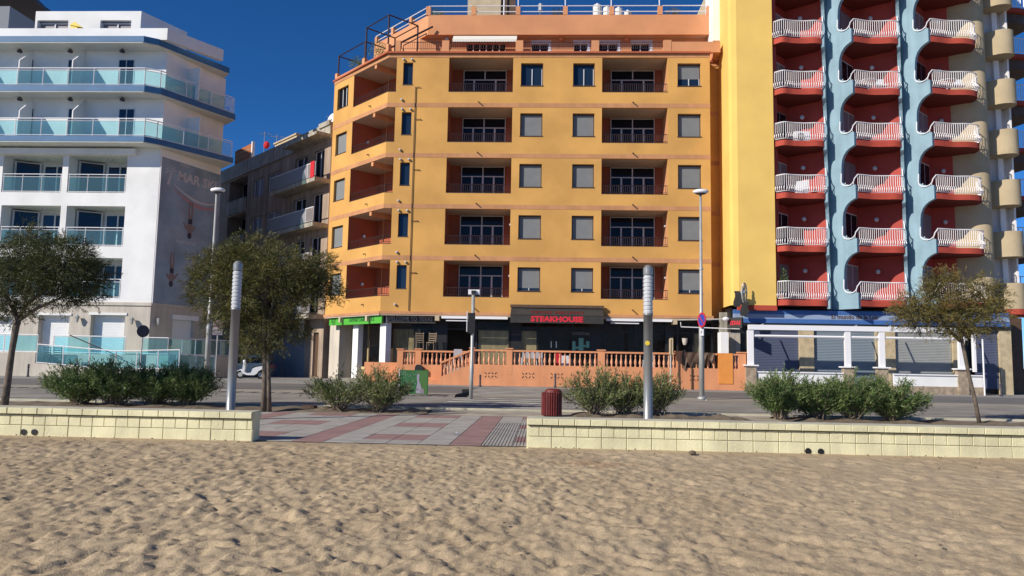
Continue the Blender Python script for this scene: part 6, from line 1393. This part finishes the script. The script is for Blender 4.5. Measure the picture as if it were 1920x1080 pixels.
tamarisk('rust tinged tamarisk tree with one slender leaning trunk at the right',B,[([L(1837,797),L(1828,750),L(1816,700),L(1806,650),L(1800,622)],[.055,.05,.05,.05,.045])],
 [[L(1802,640),L(1770,610),L(1730,590)],[L(1800,630),L(1795,590),L(1780,555)],[L(1801,632),L(1830,600),L(1860,570)],[L(1800,630),L(1815,590),L(1825,550)]],
 [cl(1720,575,80,60),cl(1745,555,60,50,.2),cl(1780,545,70,60,-.2),cl(1790,585,110,60,.1),cl(1835,550,70,60,.2),cl(1850,590,70,60,-.1),cl(1740,595,100,50,.1),cl(1810,610,100,40,0),cl(1865,560,40,40,.1),cl(1770,520,40,25,0),cl(1700,590,40,30,.0)],'leafC',23,1450)
# pots and plants on terraces
def potted(x,y,z,h,r,lab,mt='leafA',pot=True):
    rr=random.Random(int(x*100)); t=thing('potted_plant',lab,'potted plant',(x,y,z),None,0,False)
    if pot: b=MB(); b.lathe([(.11,0),(.16,.26),(.18,.28)],(0,0,0),10); b.build('pot','pot',t)
    b=MB()
    for i in range(420): v=rnd(rr)*.5; v=v if v.length<1 else v.normalized(); p=Vector((v.x*r,v.y*r,h*.6+v.z*h*.4)); leafquad(b,p,(v+rnd(rr)*.5).normalized(),.13,.045,rnd(rr).normalized())
    b.build('foliage',mt,t)
p=CH.W(4.6,19.66,.5); potted(p.x,p.y,19.66,1.25,.7,'green shrub on the corner terrace of the ochre block, right one','olean')
p=CH.W(2.2,19.66,.5); potted(p.x,p.y,19.66,1.0,.6,'green shrub on the corner terrace of the ochre block, left one','olean')
x=X(885,50,45.5); 
for px,l,m_ in ((820,'grey green plant behind the roof rail at the left end of the ochre block roof','olean'),(1046,'dark plant behind the roof rail left of the white water tanks','leafA'),(1262,'straw coloured dry plant behind the roof rail right of the water tanks','leafC')):
    potted(X(px,25,46),46,zft-.2,1.0,.5,l,m_,True)
potted(12.95,41.9,SB[0]+FH,1.75,.33,'tall leafy plant on the lowest left tower balcony beside the yellow wall','olean')
# air conditioner and white chairs glimpsed on tower balconies
for (x,k,lab) in ((14.3,4,'white air conditioner unit on a left column tower balcony, fourth railing from the bottom'),):
    z=SB[k-1]+FH; t=thing('air_conditioner',lab,'air conditioner',(x,42.2,z),None,0,False); b=MB(); b.box(-.42,.42,-.15,.15,.1,.72); b.build('casing','wframe',t); b=MB(); b.lathe([(.22,-.16),(.2,-.17),(.03,-.17)],(-.08,0,.41),14,'y'); b.build('fan_grille','signback',t)
for i,(x,k,lab) in enumerate(((14.2,2,'white folded lounger leaning on a left column tower balcony, third railing up'),(18.0,4,'white round table on a middle column tower balcony, second railing from the top'),(22.3,4,'pile of white chairs on a right column tower balcony, second railing from the top'))):
    z=SB[k]+FH; t=thing('balcony_furniture',lab,'balcony furniture',(x,42.0,z),None,0,False)
    if i==0: b=MB(); b.hexa([(-.4,0,0),(.35,0,0),(.35,.05,0),(-.4,.05,0),(-.2,.3,.85),(.5,.3,.95),(.5,.35,.95),(-.2,.35,.85)]); b.build('panel','wframe',t)
    else:
        b=MB(); b.lathe([(.45,.62),(.48,.65),(.45,.68)],(0,0,0),14); b.build('tabletop','wframe',t); b=MB(); b.tube([(0,0,0),(0,0,.64)],.05,6); b.build('stem','wframe',t)
        b=MB(); b.box(.5,.95,-.2,.25,.35,.42); b.box(.5,.95,.22,.27,.42,.85); b.build('chair_shell','wframe',t)
# chairs on the hotel ramp
for k,(px,l) in enumerate(((93,'left of the two dark wooden chairs behind the cyan glass of the hotel ramp'),(111,'right of the two dark wooden chairs behind the cyan glass of the hotel ramp'))):
    ladder_chair((X(px,680,42.3),42.3,.85),R_(175+10*k),l,'black','dark chairs behind the hotel ramp glass')
# rubbish and stones
b=MB(); p=G(580,768); b.box(-.2,.2,-.1,.1,0,.12); b.build('dark_block','wood',loc=tuple(p),label='small dark brick block on the verge left of the straggly oleanders',cat='block')
p=G(870,745); b=MB(); b.hexa([(-.35,-.2,0),(.1,.1,0),(.1,.25,0),(-.35,-.05,0),(-.3,-.15,.12),(.15,.12,.2),(.12,.25,.2),(-.3,-.05,.12)]); b.box(-.1,.25,.15,.3,.05,.3); b.build('fallen_bracket','black',loc=tuple(p),label='broken black bracket lying at the foot of the traffic signal',cat='bracket')
p=G(852,815); b=MB(); b.add([(-.06,-.03,.02),(.0,-.05,.05),(.07,-.02,.02),(.05,.04,.06),(-.03,.05,.02)],[(0,1,4),(1,2,3),(1,3,4)]); b.build('paper_scrap','wrail',loc=tuple(p),label='scrap of white paper on the red band of paving',cat='litter')
rr=random.Random(9); b=MB()
for i in range(170):
    x=rr.uniform(-9.5,8.6); y=13.24-abs(rr.gauss(0,.35)) if i<110 else rr.uniform(6,13); 
    if -5<x<-.3 and y>13: continue
    r=rr.uniform(.006,.016); b.ball((x,y,.025),r,5,3,(1.3,1,.7))
b.build('shell_grit','soil',kind='stuff',label='dark grit and shell scraps along the foot of the sea wall')
p=PZ(1298,850,.03); b=MB(); b.ball((0,0,.02),.05,7,5,(1.3,1,.8)); b.build('dark_pebble','soil',loc=(p.x,p.y,.02),label='one dark pebble on the sand under the right sea wall',cat='pebble')
finish()
